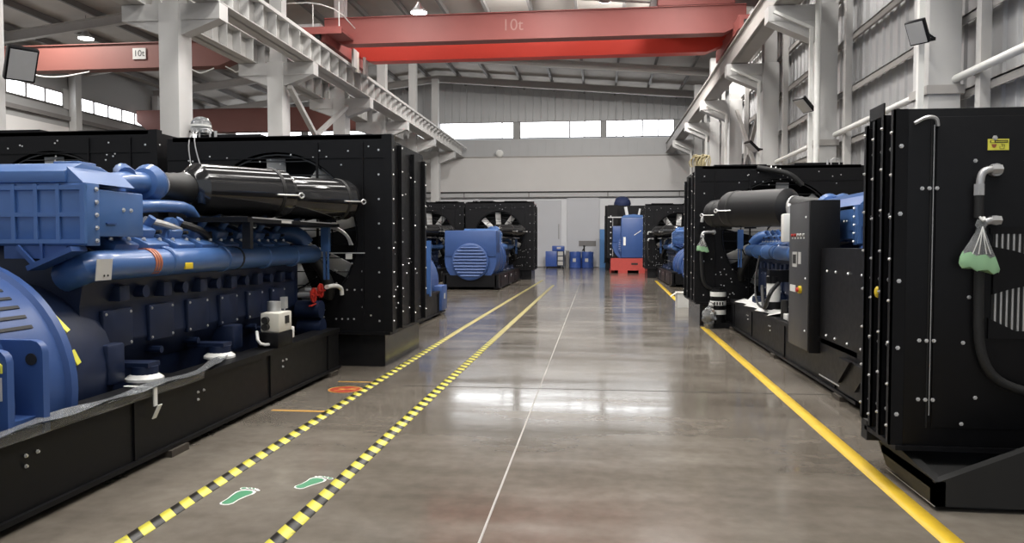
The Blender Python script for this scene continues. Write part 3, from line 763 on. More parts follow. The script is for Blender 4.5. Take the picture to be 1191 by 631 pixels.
    # --- radiator with fan
    if rad:
        y0, y1, W = L, L + radd, radw
        r = k('black')
        r.holed(-W + .08, W - .03, .46, H, y0, y0 + .05, 0, 1.72 * H / 3.05, 1.1)
        r.box(-W, -W + .08, y0, y1, .46, H - .02); r.box(W - .08, W, y0 + .08, y1, .46, H - .05)
        r.box(-W + .08, W - .08, y0 + .7, y1, .46, H - .03); r.box(-W + .08, W - .08, y0, y1, H - .06, H - .01); r.box(-W + .08, W - .08, y0 + .05, y1, .46, .52)
        r.box(-W - .03, W + .03, y0 - .03, y1 + .03, .42, .46)                     # ledge
        r.box(W - .04, W + .06, y0 - .02, y0 + .10, .46, H)                         # corner flanges
        r.box(W - .02, W + .05, y0 + .5, y0 + .56, .46, H - .08); r.box(W - .02, W + .05, y0 + 1.2, y0 + 1.26, .46, H - .12); r.box(W - .02, W + .05, y1 - .08, y1, .46, H - .15)
        r.box(-W, W, y0 - .012, y0, H - .30, H - .285); r.box(-.2, .0, y0 - .03, y0 + .0, .5, .9)
        r.box(.55, .58, y0 - .02, y0, .5, H - .1); r.box(W - .34, W - .32, y0 - .02, y0, .5, H - .1)
        bo = r.m('bolt')
        zz = [.6 + q * (H - .8) / 7 for q in range(8)]
        bo.bolts([(W - .12, y0 - .001, q) for q in zz], (0, -1, 0), .011); bo.bolts([(W + .06, y0 + .04, q) for q in zz], (1, 0, 0), .011)
        bo.bolts([(W + .05, y0 + .53, q + .08) for q in zz] + [(W + .05, y0 + 1.23, q) for q in zz[::2]] + [(W + .05, y1 - .04, q) for q in zz], (1, 0, 0), .011)
        bo.bolts([(W + .0, y0 + .25 + rnd.random() * 1.5, .55 + rnd.random() * (H - .9)) for q in range(22)], (1, 0, 0), .010)
        bo.bolts([(-1.3 + rnd.random() * 2.6, y0 - .001, H - .12 - .28 * rnd.random()) for q in range(14)], (0, -1, 0), .009)
        bo.bolts([(.5 + rnd.random() * .8, y0 - .001, .55 + rnd.random() * .8) for q in range(16)] + [(W - .55 + .1 * q, y0 - .002, 1.0) for q in range(3)] + [(W - .7 + .08 * q, y0 - .002, .62) for q in range(4)], (0, -1, 0), .010)
        ro = r.build('radiator', g)
        k('black2').box(-W + .06, W - .06, y0 + .05, y1 - .05, 0, .42).build('skid', ro)
        fz = 1.72 * H / 3.05
        fn = k('blade'); nb = 9
        for q in range(nb):
            an = R(94 - 360 / nb * q); u = Vector((math.cos(an), 0, math.sin(an))); v = Vector((-math.sin(an), 0, math.cos(an)))
            rot = Matrix((u, (v * math.sin(R(30)) + Vector((0, 1, 0)) * math.cos(R(30))), v)).transposed()
            rot = Matrix.Rotation(0, 3, 'X') @ Matrix((u, Vector((0, math.cos(R(25)), 0)) + v * math.sin(R(25)), v * math.cos(R(25)) - Vector((0, math.sin(R(25)), 0)))).transposed()
            fn.obox(Vector((0, y0 + .17, fz)) + u * .64, (.80, .02, .24), rot, .008)
        fn.m('darkst').lathe((0, y0 + .10, fz), (0, 1, 0), [(0, .12), (.05, .22), (.2, .22)], 20)
        fn.build('fan', ro)
        gd = k('black2')
        for q in range(12):
            zz_ = fz - 1.0 + q * .18; hw = math.sqrt(max(.0, 1.08 ** 2 - (zz_ - fz) ** 2))
            gd.bar((-hw, y0 + .06, zz_), (hw, y0 + .06, zz_), .012, .012)
        for q in (1.08, .75): gd.lathe((0, y0 + .05, fz), (0, 1, 0), [(0, q), (.012, q), (.012, q - .02), (0, q - .02), (0, q)], 40, caps=False)
        gd.build('fan_guard', ro)
        tp = k('black').box(-1.2, -.3, y0 + .2, y1 - .2, H - .01, H + .06); tp.box(.2, 1.2, y0 + .3, y1 - .3, H - .01, H + .05)
        tp.m('steel').cyl((-.9, y0 + .15, H), (-.9, y0 + .15, H + .10), .02); tp.tube([(-1.1, y0 + .1, H), (-1.1, y0 + .1, H + .12), (-.95, y0 + .1, H + .12), (-.95, y0 + .1, H)], .012, 6)
        tp.build('header_tank', ro)
        if elb:
            for zz in (2.12, 1.80):
                w = k('steel').tube([(W - .30, y0 - .02, zz + .02), (W - .16, y0 - .10, zz + .02), (W - .08, y0 - .12, zz + .01), (W - .06, y0 - .12, zz - .11)], .03, 10, 2); w.cyl((W - .30, y0 + .01, zz + .02), (W - .30, y0 - .03, zz + .02), .045); w.build('pipe_elbow', g)
            w = k('rubber').tube([(W - .06, y0 - .12, 1.72), (W - .06, y0 - .12, 1.2), (W - .1, y0 - .10, .8), (W - .3, y0 - .04, .7)], .035, 8, 2); w.build('rubber_hose', g)
        ho = k('rubber').tube([(.35, ye, 1.45), (.5, y0 - .15, 1.5), (.75, y0 - .08, 1.1), (.7, y0 + .02, .9)], .07, 12, 2)
        ho.build('coolant_hose', g)
    pst = k('blue').box(.76, .86, ye - .02, ye + .05, 1.5 + z0, 1.86 + z0); pst.box(.78, .81, ye, ye + .03, 1.15 + z0, 1.5 + z0); pst.box(.83, .85, ye, ye + .03, 1.15 + z0, 1.5 + z0)
    pst.tube([(.2, ye - .3, 1.66 + z0), (.35, ye - .2, 1.74 + z0), (.5, ye - .1, 1.70 + z0), (.58, ye - .05, 1.58 + z0)], .11, 14, 1)
    pst.build('thermostat_pipe', g)
    return g

GA = generator('large blue engine set at the left front with grey data plate and cream heater box', (-4.2, 2.0, 0), alt_z=.66, ar=.84, alt_box=False, H=3.0)
# details of the front left set
f = K('cream').box(.80, 1.0, 5.28, 5.60, .70, .90, .015); f.m('ink').box(1.0, 1.005, 5.42, 5.52, .78, .86); f.m('rubber').cyl((.87, 5.27, .76), (.87, 5.22, .76), .035); f.cyl((.87, 5.27, .83), (.87, 5.22, .83), .035)
f.m('steel').cyl((.85, 5.5, .90), (.85, 5.5, 1.0), .07); f.box(.88, .94, 5.58, 5.64, .92, 1.04)
f.m('white').cyl((.9, 5.62, .80), (.9, 5.68, .80), .06); f.box(.88, .97, 5.66, 5.74, .6, .72, .01); f.tube([(.8, 5.2, .72), (.86, 5.1, .62), (.9, 5.22, .58), (.9, 5.35, .60)], .016, 6)
f.m('black').box(.78, 1.0, 5.25, 5.62, .55, .70, .01)
o = f.build('heater_unit', GA); o['label'] = 'cream electric heater box with a black dial'
v = K('red'); 
for y, zz in ((6.75, .98), (6.98, 1.02)):
    v.cyl((.78, y, zz), (.80, y, zz), .09, seg=16); v.bar((.81, y - .09, zz), (.81, y + .09, zz), .02, .02); v.bar((.81, y, zz - .07), (.81, y, zz + .07), .02, .02); v.m('steel').cyl((.6, y, zz), (.8, y, zz), .035); v.m('red')
v.bar((.8, 6.6, .86), (.8, 6.95, .89), .03, .012)
o = v.build('stop_valves', GA); o['label'] = 'pair of red hand-wheel valves'
k2 = K('navy')
k2.cyl((.55, 6.85, .80), (.85, 6.85, .80), .11, seg=20); k2.cyl((.55, 6.9, .58), (.85, 6.9, .58), .11, seg=20); k2.build('oil_filter', GA)
K('white').tube([(.84, 7.05, 1.06), (.86, 7.25, 1.07), (.9, 7.42, 1.04), (.9, 7.44, .94)], .028, 10, 2).build('drain_elbow', GA)
pl = K('steel').box(.35, .75, 7.30, 7.47, 1.80, 1.86); [pl.tube([(.45, 7.4, 1.84 - .01 * q), (.8, 7.4, 1.83 - .01 * q), (.98, 7.42, 1.74 - .02 * q), (1.05 - .02 * q, 7.44, 1.58)], .009, 6, 2) for q in range(3)]
pl.m('white').box(.96, 1.04, 7.42, 7.445, 1.40, 1.47)
pl.m('steel').box(.3, 1.2, 7.46, 7.475, 1.47, 1.485); pl.build('pipe_bundle', GA)
# clear filler bottle on top of the radiator
fl = K('film').lathe((-1.55 + .42, 7.70, 3.06), (0, 0, 1), [(0, .09), (.02, .13), (.16, .13), (.22, .09), (.24, .04)], 20)
fl.m('white').lathe((-1.55 + .42, 7.70, 3.16), (0, 0, 1), [(0, .134), (.03, .134)], 20); fl.m('steel').tube([(-1.10, 7.6, 3.12), (-1.12, 7.48, 3.0), (-1.05, 7.47, 2.7), (-.95, 7.47, 2.45)], .008, 6, 2)
fl.tube([(-1.16, 7.6, 3.12), (-1.2, 7.48, 2.95), (-1.15, 7.47, 2.6)], .008, 6, 2)
o = fl.build('expansion_bottle', GA)

# film and strap lying on the front left base rail
fm = K('film'); n = 40
rowsv = []
for i in range(n + 1):
    y = 1.0 + 5.6 * i / n; u = i / n
    prof = [(-3.16 - .10, .558), (-3.16, .575 + .01 * math.sin(i * 1.3)), (-3.235, .585 + .012 * math.sin(i * .9)), (-3.196, .555), (-3.196 + .004 * math.sin(i), .50)]
    if u > .86: prof = [(x - (u - .86) * 1.6, z) for x, z in prof]
    rowsv.append([fm.bm.verts.new((x, y, z)) for x, z in prof])
fs = [fm.bm.faces.new((A[k], A[k + 1], B[k + 1], B[k])) for A, B in zip(rowsv, rowsv[1:]) for k in range(4)]
fm._mark(fs, True)
o = fm.build('plastic_film'); sm = o.modifiers.new('t', 'SOLIDIFY'); sm.thickness = .002
tag(o, 'clear wrinkled plastic film along the front left base rail', 'plastic film')
st = K('white').obox((-3.30, 5.10, .563), (.26, .035, .006), Matrix.Rotation(R(-8), 3, 'Z')); st.box(-3.182, -3.172, 5.07, 5.11, .43, .565); st.obox((-3.165, 5.09, .39), (.006, .05, .11), Matrix.Rotation(R(25), 3, 'Y'))
tag(st.build('strap'), 'white strap end hanging over the front left base rail', 'strap')

# second row at the left: only its radiator shows
generator('second-row set at the left, only its black radiator showing behind the blue cooler', (-7.42, 2.05, 0), full=False, alt_z=.66, ar=.84, H=3.12)
# next set behind the front left one, turned round, with no radiator yet
g2 = generator('blue alternator end showing just beyond the tall front left radiator', (-4.50, 17.05, 0), rz=math.pi, s=-1, rad=False, L=5.2, full=False, filters=((.2, 4.0, .4, 4.7, .2),), turbo=3.6, alt_z=.72, ar=.86, alt_box=False)
k3 = K('blue', -1).box(.45, 1.02, 1.55, 1.63, .5, 1.66); k3.build('terminal_plate', g2)
k3 = K('alt', -1).box(.3, 1.03, -.02, .55, .10, .66, .02); k3.m('plate').box(1.03, 1.036, .2, .32, .36, .48); k3.build('foot_box', g2)
# the two sets farther on at the left
generator('blue generator set with a round louvered end cover, facing us down the left row', (-4.42, 25.8, 0), H=3.45, full=False)
generator('generator set mostly hidden left of the louvered blue one, black radiator and control box showing', (-7.55, 25.8, 0), H=3.45, full=False)

# ------------------------------------------------------------------ right row
GM = generator('generator set in the right row with two black filters, control cabinet and wide black radiator', (3.45, 7.55, 0), s=-1,
               filters=((.62, 4.0, 1.33, 5.0, .285), (.65, 5.9, 1.32, 6.9, .25)), turbo=3.4, full=False, H=3.1, radw=1.55, cool=(.95, 2.9, 4.0), alt_z=.66, ar=.84, alt_box=False, fkey='filtm', px=.30, elb=True)
cb = K('black').box(2.36 - 3.45, 2.68 - 3.45, .75 + .55, 2.2, .36, 2.09, .008)
cbo = cb.build('control_cabinet', GM)
dr = K('gun').box(-1.105, -1.09, 1.32, 2.18, .38, 2.07, .004); dr.build('door', cbo)
for q in range(5):
    kn = K('red' if q < 2 else 'plate').cyl((-1.105, 2.02 - q * .13, 1.70), (-1.125, 2.02 - q * .13, 1.70), .018, seg=10)
    kn.m('white').box(-1.109, -1.105, 2.0 - q * .13, 2.05 - q * .13, 1.655, 1.675); kn.build('indicator_light', cbo)
kn = K('plate').box(-1.112, -1.105, 1.8, 2.0, 1.32, 1.5); kn.m('ink').box(-1.115, -1.112, 1.83, 1.97, 1.36, 1.47); kn.build('display', cbo)
K('plate').box(-1.112, -1.105, 1.62, 1.73, 1.36, 1.5).build('meter', cbo)
K('white').box(-1.112, -1.105, 1.85, 2.1, 1.02, 1.10).build('switch_strip', cbo)
kn = K('yellow').cyl((-1.105, 1.62, 1.06), (-1.135, 1.62, 1.06), .045, seg=16); kn.m('red').cyl((-1.135, 1.62, 1.06), (-1.16, 1.62, 1.06), .025, seg=12); kn.build('stop_button', cbo)
kn = K('bolt').bolts([(-1.106, 1.42, zz) for zz in (.6, 1.9, 1.2)], (-1, 0, 0), .012); kn.build('latch', cbo)
p = K('white').box(-1.0, -.82, 2.95, 3.10, 1.62, 2.0, .02); p.m('steel').tube([(-.9, 3.0, 2.0), (-.92, 3.0, 2.12), (-.85, 3.2, 2.1)], .03, 8); p.m('blue').box(-.86, -.70, 2.9, 3.25, 1.55, 2.02, .01); p.build('sensor_box', GM)
p = K('blue').box(-.98, -.90, 2.40, 2.47, .95, 1.48); p.bar((-.95, 2.43, .95), (-.6, 2.6, .55), .08, .04); p.m('white').box(-.985, -.98, 2.46, 2.48, .9, 1.48); p.build('post', GM)
p = K('white').lathe((-.82, 4.3, .72), (0, 0, 1), [(0, .10), (.28, .10)], 20); p.m('black').lathe((-.82, 4.3, 1.0), (0, 0, 1), [(0, .11), (.1, .11), (.14, .06)], 20); p.lathe((-.82, 4.3, .6), (0, 0, 1), [(0, .11), (.12, .11)], 20); p.box(-.9, -.5, 4.2, 4.4, 1.02, 1.2)
o = p.build('oil_filter', GM); o['label'] = 'black filter canister with a white band'
p = K('rubber').tube([(-.8, 4.1, 1.0), (-1.0, 3.7, .9), (-1.02, 3.9, .66), (-.9, 4.6, .60), (-.8, 5.2, .9)], .03, 10, 2); p.tube([(-.8, 5.4, 1.4), (-.9, 5.3, 1.0), (-.95, 4.9, .62), (-.9, 4.4, .6)], .018, 8, 2); p.build('loose_hose', GM)
p = K('steel').box(-.94, -.78, 2.75, 2.95, .56, .66, .01); p.cyl((-.86, 2.85, .66), (-.86, 2.85, .76), .06); p.m('white').box(-.93, -.8, 3.0, 3.2, .56, .64, .01); p.m('rubber').cyl((-.9, 3.25, .56), (-.9, 3.25, .82), .05); p.build('pump', GM)
p = K('black').box(-.99, -.6, -.75, 1.2, .12, .55); p.box(-.985, -.3, -.80, 1.25, .55, 1.55)
p.prism([(-.75, .12), (.4, .12), (.4, .45), (-.75, .45)], 'yz', -1.03, -.99); p.prism([(.0, .46), (.35, .46), (.35, .2)], 'yz', -1.06, -1.03); p.prism([(-.5, .46), (-.15, .46), (-.15, .2)], 'yz', -1.06, -1.03)
p.m('steel').bar((-1.0, -.72, .14), (-1.0, 1.2, .14), .008, .012); p.m('blue').box(-.992, -.985, -.62, -.3, .80, .85); p.m('bolt').bolts([(-.99, q, zz) for q in (-.5, -.1, .3, .7, 1.0) for zz in (.60, 1.3)], (-1, 0, 0), .013); p.build('terminal_box', GM)
# black corrugated hose with white clamps on the radiator top
p = K('rubber').tube([(-.45, 7.45, 3.05), (-.1, 7.35, 2.98), (.15, 7.3, 2.9), (.35, 7.3, 2.70)], .05, 12, 2); p.m('white')
for q in range(7):
    u = .3 + q * .1; c = Vector((-.45 + u * .78, 7.45 - u * .14, 3.06 - u * u * .33)); p.lathe(c, (.7, -.1, -.35 * u), [(0, .055), (.02, .055)], 12)
p.build('vent_hose', GM)
bn = K('gold')
for q in range(26):
    a = rnd.random() * 6.28; c = Vector((1.98, 15.35, 3.11)); rr = .04 + .16 * rnd.random()
    bn.tube([c + Vector((rr * math.cos(a), .1 * math.sin(a), 0)), c + Vector((rr * 1.2 * math.cos(a), .1 * math.sin(a), .12)), c + Vector((rr * math.cos(a + 1), .1 * math.sin(a + 1), .22 + .06 * rnd.random())), c + Vector((rr * .5 * math.cos(a + 2), .05, .15))], .012, 5, 1)
tag(bn.build('wire_bundle'), 'straw coloured wire bundle on the corner of the right-hand radiator', 'wire bundle')
# paper sheet, banded canister, wrapped bag, white box
ps = K('white'); n = 10; vv = []
for i in range(n + 1):
    row = []
    for j in range(5):
        y = 11.2 + 2.9 * i / n; x = 2.50 + .12 * j
        row.append(ps.bm.verts.new((x - (.10 if j == 0 else 0) * (i % 3 == 0), y, .562 + .05 * abs(math.sin(i * 1.7 + j)) * (j > 0) + (.10 if i == n - 1 and j == 2 else 0))))
    vv.append(row)
ps._mark([ps.bm.faces.new((A[k], A[k + 1], B[k + 1], B[k])) for A, B in zip(vv, vv[1:]) for k in range(4)])
o = ps.build('paper_sheet'); sm = o.modifiers.new('t', 'SOLIDIFY'); sm.thickness = .004
tag(o, 'crumpled white sheet lying on the base beside the right-hand engine', 'sheet')
bs = thing('banded_canister', 'black and white banded canister at the right radiator corner', 'canister', (2.25, 14.72, 0))
p = K('black').box(-.2, .25, -.14, .3, 0, .10); p.build('foot_plate', bs)
p = K('black'); p.lathe((0, 0, .1), (0, 0, 1), [(0, .14), (.56, .14)], 24); p.build('body', bs)
p = K('white'); [p.lathe((0, 0, zz), (0, 0, 1), [(0, .148), (h, .148)], 24) for zz, h in ((.26, .085), (.43, .085), (.60, .085))]; p.m('ink'); [p.box(-.10 + .05 * q, -.075 + .05 * q, -.152, -.146 + .012, .44, .50) for q in range(4)]; p.build('band', bs)
p = K('black').lathe((0, 0, .68), (0, 0, 1), [(0, .14), (.03, .14), (.05, .08), (.08, .08)], 20); p.build('cap', bs)
bg = K('bag'); bg.ball((2.06, 14.55, .24), .13, (1, .8, 1.25), 14, 10)
for vtx in bg.bm.verts: vtx.co += Vector((rnd.uniform(-.022, .022), rnd.uniform(-.02, .02), rnd.uniform(-.02, .02)))
bg.cyl((2.06, 14.55, .37), (2.12, 14.58, .48), .03, .06, 8)
bg.lathe((2.06, 14.55, 0), (0, 0, 1), [(0, .07), (.1, .1)], 10)
tag(bg.build('plastic_bag'), 'crumpled clear plastic bag against the banded canister', 'bag')
wb = thing('carton', 'small white open carton beside the yellow line behind the right radiator', 'carton', (2.08, 19.45, 0))
p = K('white').box(-.14, .16, -.25, .25, 0, .36); p.build('body', wb); p = K('cream').box(-.15, .17, -.26, .26, .36, .375); p.obox((-.22, -.1, .32), (.18, .3, .01), Matrix.Rotation(R(-35), 3, 'Y')); p.build('flap', wb)

# nearest right radiator unit
NR = thing('radiator_unit', 'tall black radiator unit nearest at the right with white pipe elbows', 'radiator unit', (2.0, 5.1, 0))
b = K('black').box(-.05, 2.9, .0, .44, .30, 2.455, .006)
b.box(-.10, 2.92, -.02, .55, .27, .30); b.box(.25, 2.7, .44, .90, .4, 2.40)
b.build('casing', NR)
b = K('rubber')
b.prism([(0.0, .03), (2.9, .03), (2.9, .50), (.60, .42), (.0, .17)], 'xz', -.37, -.30)
b.prism([(-.37, .03), (.40, .05), (.58, .20), (.58, .27), (-.37, .18)], 'yz', 0, .06); b.prism([(-.37, .03), (.40, .05), (.58, .20), (.58, .27), (-.37, .18)], 'yz', 2.84, 2.9)
b.box(0, 2.9, -.33, .5, .12, .18)
b.box(.2, .5, .2, .45, 0, .14); b.box(2.3, 2.6, .2, .45, 0, .14); b.box(.2, .5, -.3, .0, 0, .14); b.box(2.3, 2.6, -.3, 0, 0, .14)
b.box(-.10, .0, .50, .62, .20, .34)
b.m('steel').box(-.003, .0, -.372, .40, .028, .032)
b.build('skid', NR)
for q, y in enumerate((.0, .17, .33, .49)):
    fl = K('black').box(-.135, -.05, y, y + .02, .30 + .02 * q, 2.455 - .01 * q); fl.box(-.135, -.125, y, y + .055, .30 + .02 * q, 2.455 - .01 * q)
    fl.m('bolt').bolts([(-.136, y + .035, .42 + k * .27 + .05 * (q % 2)) for k in range(8)], (-1, 0, 0), .009); fl.bolts([(-.09, y - .001, .5 + k * .43) for k in range(5)], (0, -1, 0), .011)
    fl.build('side_flange', NR)
K('black').box(-.13, -.12, .20, .46, 2.445, 2.53).box(-.13, -.03, .455, .465, 2.40, 2.53).build('top_plate', NR)
K('black').prism([(.22, 2.455), (.42, 2.455), (.42, 2.53)], 'yz', .03, .05).build('top_bracket', NR)
b = K('black').box(.12, 2.8, -.012, .0, .42, 2.40, .004); b.m('ink').box(.085, .09, -.014, -.002, .42, 2.38); b.m('steel').box(.100, .104, -.016, -.010, .5, 2.35)
b.m('bolt').bolts([(.04, -.002, zz) for zz in (.6, 1.95, .98)] + [(.08, -.012, zz) for zz in (.6, 1.95, .98)] + [(.125, -.012, zz) for zz in (.6, 1.95, .98)] + [(.30, -.012, .97), (.30, -.012, .45), (.38, -.012, .62), (.35, -.012, 2.12), (.33, -.012, 1.26), (.65, -.012, 2.12)], (0, -1, 0), .010)
b.m('steel').tube([(-.02, -.02, 2.36), (.05, -.03, 2.40), (.11, -.03, 2.39), (.12, -.02, 2.34)], .012, 6, 2)
do = b.build('front_door', NR)
gr = K('ink').box(.46, 2.7, -.018, -.012, 1.03, 1.68)
gr.m('steel'); [gr.box(.475 + q * .034, .486 + q * .034, -.026, -.016, 1.04, 1.66) for q in range(65)]
gr.m('black').prism([(.46, 1.58), (.58, 1.555), (.75, 1.50), (1.6, 1.48), (2.7, 1.48), (2.7, 1.36), (.72, 1.35), (.55, 1.31), (.46, 1.28)], 'xz', -.036, -.014)
gr.prism([(.44, 1.66), (2.72, 1.66), (2.72, 1.70), (.44, 1.70)], 'xz', -.03, -.012); gr.prism([(.44, 1.0), (2.72, 1.0), (2.72, 1.05), (.60, 1.05), (.44, 1.13)], 'xz', -.03, -.012)
gr.build('grille', NR)
el = K('steel').cyl((.46, -.01, 2.06), (.46, -.05, 2.06), .04); 
el.tube([(.47, -.06, 2.06), (.40, -.07, 2.06), (.36, -.07, 2.04), (.35, -.07, 1.93)], .023, 14, 2); el.cyl((.35, -.07, 1.97), (.35, -.07, 1.90), .032, seg=6); el.cyl((.42, -.065, 2.06), (.48, -.06, 2.062), .03, seg=6)
o = el.build('pipe_elbow', NR)
el = K('steel').tube([(.47, -.06, 1.745), (.42, -.07, 1.745), (.38, -.07, 1.73)], .023, 14, 1); el.cyl((.42, -.065, 1.745), (.48, -.06, 1.745), .03, seg=6); el.cyl((.46, -.01, 1.745), (.46, -.06, 1.745), .03); el.m('rubber').cyl((.35, -.07, 1.90), (.35, -.07, 1.76), .027)
el.build('pipe_elbow', NR)
K('rubber').tube([(.37, -.06, 1.70), (.365, -.06, 1.3), (.37, -.06, .95), (.45, -.06, .75), (.68, -.06, .66), (1.15, -.06, .62), (1.25, .02, .62)], .03, 12, 2).build('rubber_hose', NR)
lb = K('lime').box(.42, .545, -.015, -.0125, 2.185, 2.255); lb.m('ink').box(.433, .538, -.0165, -.015, 2.231, 2.247); lb.m('lime').box(.438, .458, -.0175, -.0165, 2.233, 2.245); lb.box(.465, .533, -.0175, -.0165, 2.237, 2.241)
lb.m('brown').prism([(.442, 2.222), (.472, 2.222), (.468, 2.206), (.457, 2.198), (.446, 2.206)], 'xz', -.0165, -.015)
lb.m('ink'); [lb.box(a, a + .002, -.0165, -.015, c, d) for a, c, d in ((.49, 2.195, 2.21), (.503, 2.205, 2.222), (.510, 2.208, 2.224), (.517, 2.206, 2.22), (.515, 2.192, 2.206))]; [lb.box(a, d, -.0165, -.015, c, c + .002) for a, d, c in ((.49, .515, 2.192), (.497, .505, 2.222))]
lb.m('bolt').bolts([(.462, -.013, 2.262)], (0, -1, 0), .012)
o = lb.build('warning_label', NR); o['label'] = 'yellow hot-surface warning label'
p = K('yellow').ball((-.115, .30, 1.27), .04, (.5, .6, 1)); p.build('yellow_cap', NR)
# bag of coolant hanging from the lower elbow
bg = thing('coolant_bag', 'clear bag holding green coolant hung on the nearest right radiator elbow', 'bag', (2.335, 4.985, 1.405))
def sack(key, prof, name):
    b = K(key); rings = []
    for z, w, x in prof:
        rings.append([b.bm.verts.new((x + w * math.cos(2 * math.pi * q / 20) * (1 + .05 * math.sin(q * 3)), .30 * w * math.sin(2 * math.pi * q / 20), z + .012 * math.sin(q * 2.1) * (w > .08) + (-.2 * w * math.cos(2 * math.pi * q / 20) if w > .07 else 0))) for q in range(20)])
    b._mark([b.bm.faces.new((A[q], A[(q + 1) % 20], B[(q + 1) % 20], B[q])) for A, B in zip(rings, rings[1:]) for q in range(20)], True)
    b._mark([b.bm.faces.new(rings[0][::-1]), b.bm.faces.new(rings[-1])]); return b.build(name, bg)
sack('bag', [(.345, .022, .01), (.31, .035, .01), (.285, .022, .01), (.20, .06, 0), (.125, .095, 0)], 'bag_top')
sack('fluid', [(.124, .095, 0), (.09, .108, 0), (.05, .118, .005), (.03, .110, .008)], 'coolant')
def bag_tie(bg):
    b = K('white'); [b.tube([(.01, -.02, .30), (dx * .4, -.035, .22), (dx, -.03, .13)], .0035, 5, 1) for dx in (-.05, -.015, .03, .055)]; b.tube([(.0, -.0, .36), (.015, -.02, .33), (.03, .0, .36), (.02, .03, .345)], .008, 6, 2); b.build('tie', bg)
bag_tie(bg)
nb_ = bg.copy(); COL.objects.link(nb_); nb_.location = (1.965, 14.84, 1.42)
nb_['label'] = 'small bag of green coolant hung on the banded-canister radiator in the right row'
for ch in list(bg.children):
    c_ = ch.copy(); COL.objects.link(c_); c_.parent = nb_

# farther sets in the right row
generator('far right generator set behind the white carton, black radiator with pale blue engine in front', (3.62, 28.2, 0), s=-1, H=3.43, full=False, radw=1.45, alt_z=.75, ar=.70, alt_box=False, elb=True)
GF = generator('generator set on a red skid at the far end of the right row', (1.62, 41.7, 0), H=3.3, L=4.6, full=False, base='skid', skid=.25, radw=1.30, alt_z=1.3, filters=((.1, 3.6, .3, 4.2, .2),), turbo=3.2, radd=1.4)
p = K('skid').box(-1.0, .9, -.4, .12, .15, .80); p.box(-.6, -.1, -.4, .1, 0, .15); p.box(.5, .9, -.4, .1, 0, .15); p.m('ink').box(.1, .45, -.41, -.4, .45, .55); p.build('skid_end', GF)
p = K('black').box(-1.15, -.62, .1, 1.98, .8, 3.70); p.box(-1.3, -1.15, 1.9, 2.0, .8, 3.74); p.m('steel').box(-1.16, -.3, .07, .1, 3.0, 3.06); p.box(-.90, -.88, .08, .1, .9, 3.0); p.m('bolt').bolts([(-1.0, .1, 1 + q * .3) for q in range(8)], (0, -1, 0), .03); p.build('control_cabinet', GF)
p = K('alt').box(-.45, .82, -.34, .3, .82, 3.0, .05); p.m('blue').prism([(-.45, 3.0), (.82, 3.0), (.7, 3.12), (.2, 3.18), (-.3, 3.12)], 'xz', -.34, .3); p.m('white').box(-.33, -.2, -.36, -.34, 1.5, 1.95); p.bar((.25, -.35, 2.05), (.62, -.35, 2.3), .03, .03); p.m('blade').bar((-.1, .2, 3.1), (-.2, .2, 3.6), .04, .16); p.bar((.5, .2, 3.1), (.58, .2, 3.5), .04, .1)
o = p.build('terminal_box', GF)
p = K('black').box(-1.3, 1.3, 2.0, 2.9, .8, 3.76); p.build('tall_screen', GF)
cv = K('navycloth'); cv.lathe((1.30, 44.12, 3.77), (.04, 0, 1), [(0, .46), (.12, .49), (.25, .47), (.38, .38), (.48, .24), (.54, .06)], 18); 
for v_ in cv.bm.verts: v_.co += Vector((rnd.uniform(-.03, .03), rnd.uniform(-.03, .03), rnd.uniform(-.02, .02)))
tag(cv.build('exhaust_cover'), 'navy blue hooded cover on top of the far red-skid generator set', 'cover')

# drums and cart by the door
def drum(x, label):
    t = thing('drum', label, 'drum', (x, 49.75, 0), 0, 'blue drums by the sliding door')
    K('drum').lathe((0, 0, 0), (0, 0, 1), [(0, .37), (.02, .39), (.36, .38), (.375, .40), (.39, .38), (.70, .38), (.715, .40), (.73, .38), (1.04, .39), (1.07, .38)], 28).build('body', t)
    K('plate').obox((-.05, -.385, .52), (.2, .02, .22), Matrix.Identity(3)).build('paper_label', t)
    K('darkst').lathe((.18, 0, 1.07), (0, 0, 1), [(0, .04), (.03, .04)], 10).build('bung', t)
drum(-1.56, 'blue steel drum nearer the grey door leaf, left of the pair'); drum(-.76, 'blue steel drum with a hand pump on top, right of the pair')
p = K('ink').cyl((-.98, 49.72, 1.06), (-.98, 49.72, 1.38), .05, seg=10); p.bar((-.98, 49.72, 1.3), (-1.1, 49.6, 1.12), .05, .05); p.ball((-.98, 49.72, 1.42), .07)
tag(p.build('hand_pump'), 'black hand pump standing on the right-hand blue drum', 'pump')
ct = thing('tool_cart', 'blue cabinet cart with a slanted top by the end wall', 'cart', (-2.95, 49.8, 0))
p = K('drum').box(-.55, .2, -.3, .3, .1, 1.1, .02); p.build('body', ct); p = K('drum').obox((.28, 0, 1.28), (.8, .5, .35), Matrix.Rotation(0, 3, 'X'), .03); p.build('console', ct)
p = K('navy').box(.22, .66, -.28, .28, .12, 1.1); p.m('plate'); [p.box(.26, .60, -.29, -.28, zz, zz + .26) for zz in (.18, .5, .82)]; p.build('drawer', ct); K('plate').box(.2, .45, -.262, -.25, 1.25, 1.36).build('screen', ct)
p = K('rubber'); [p.cyl((x, y, .06), (x + .05, y, .06), .06, seg=12) for x in (-.5, .58) for y in (-.22, .22)]; p.build('caster', ct)
sb = thing('side_table', 'small dark stand between the blue cart and the drums', 'stand', (-2.1, 50.1, 0))
K('steel').box(-.16, .12, -.2, .2, 1.12, 1.17).build('top', sb); p = K('darkst').box(-.08, .12, -.15, .15, 0.05, 1.12); p.box(-.15, .13, -.18, .18, 0, .05); p.build('column_leg', sb)

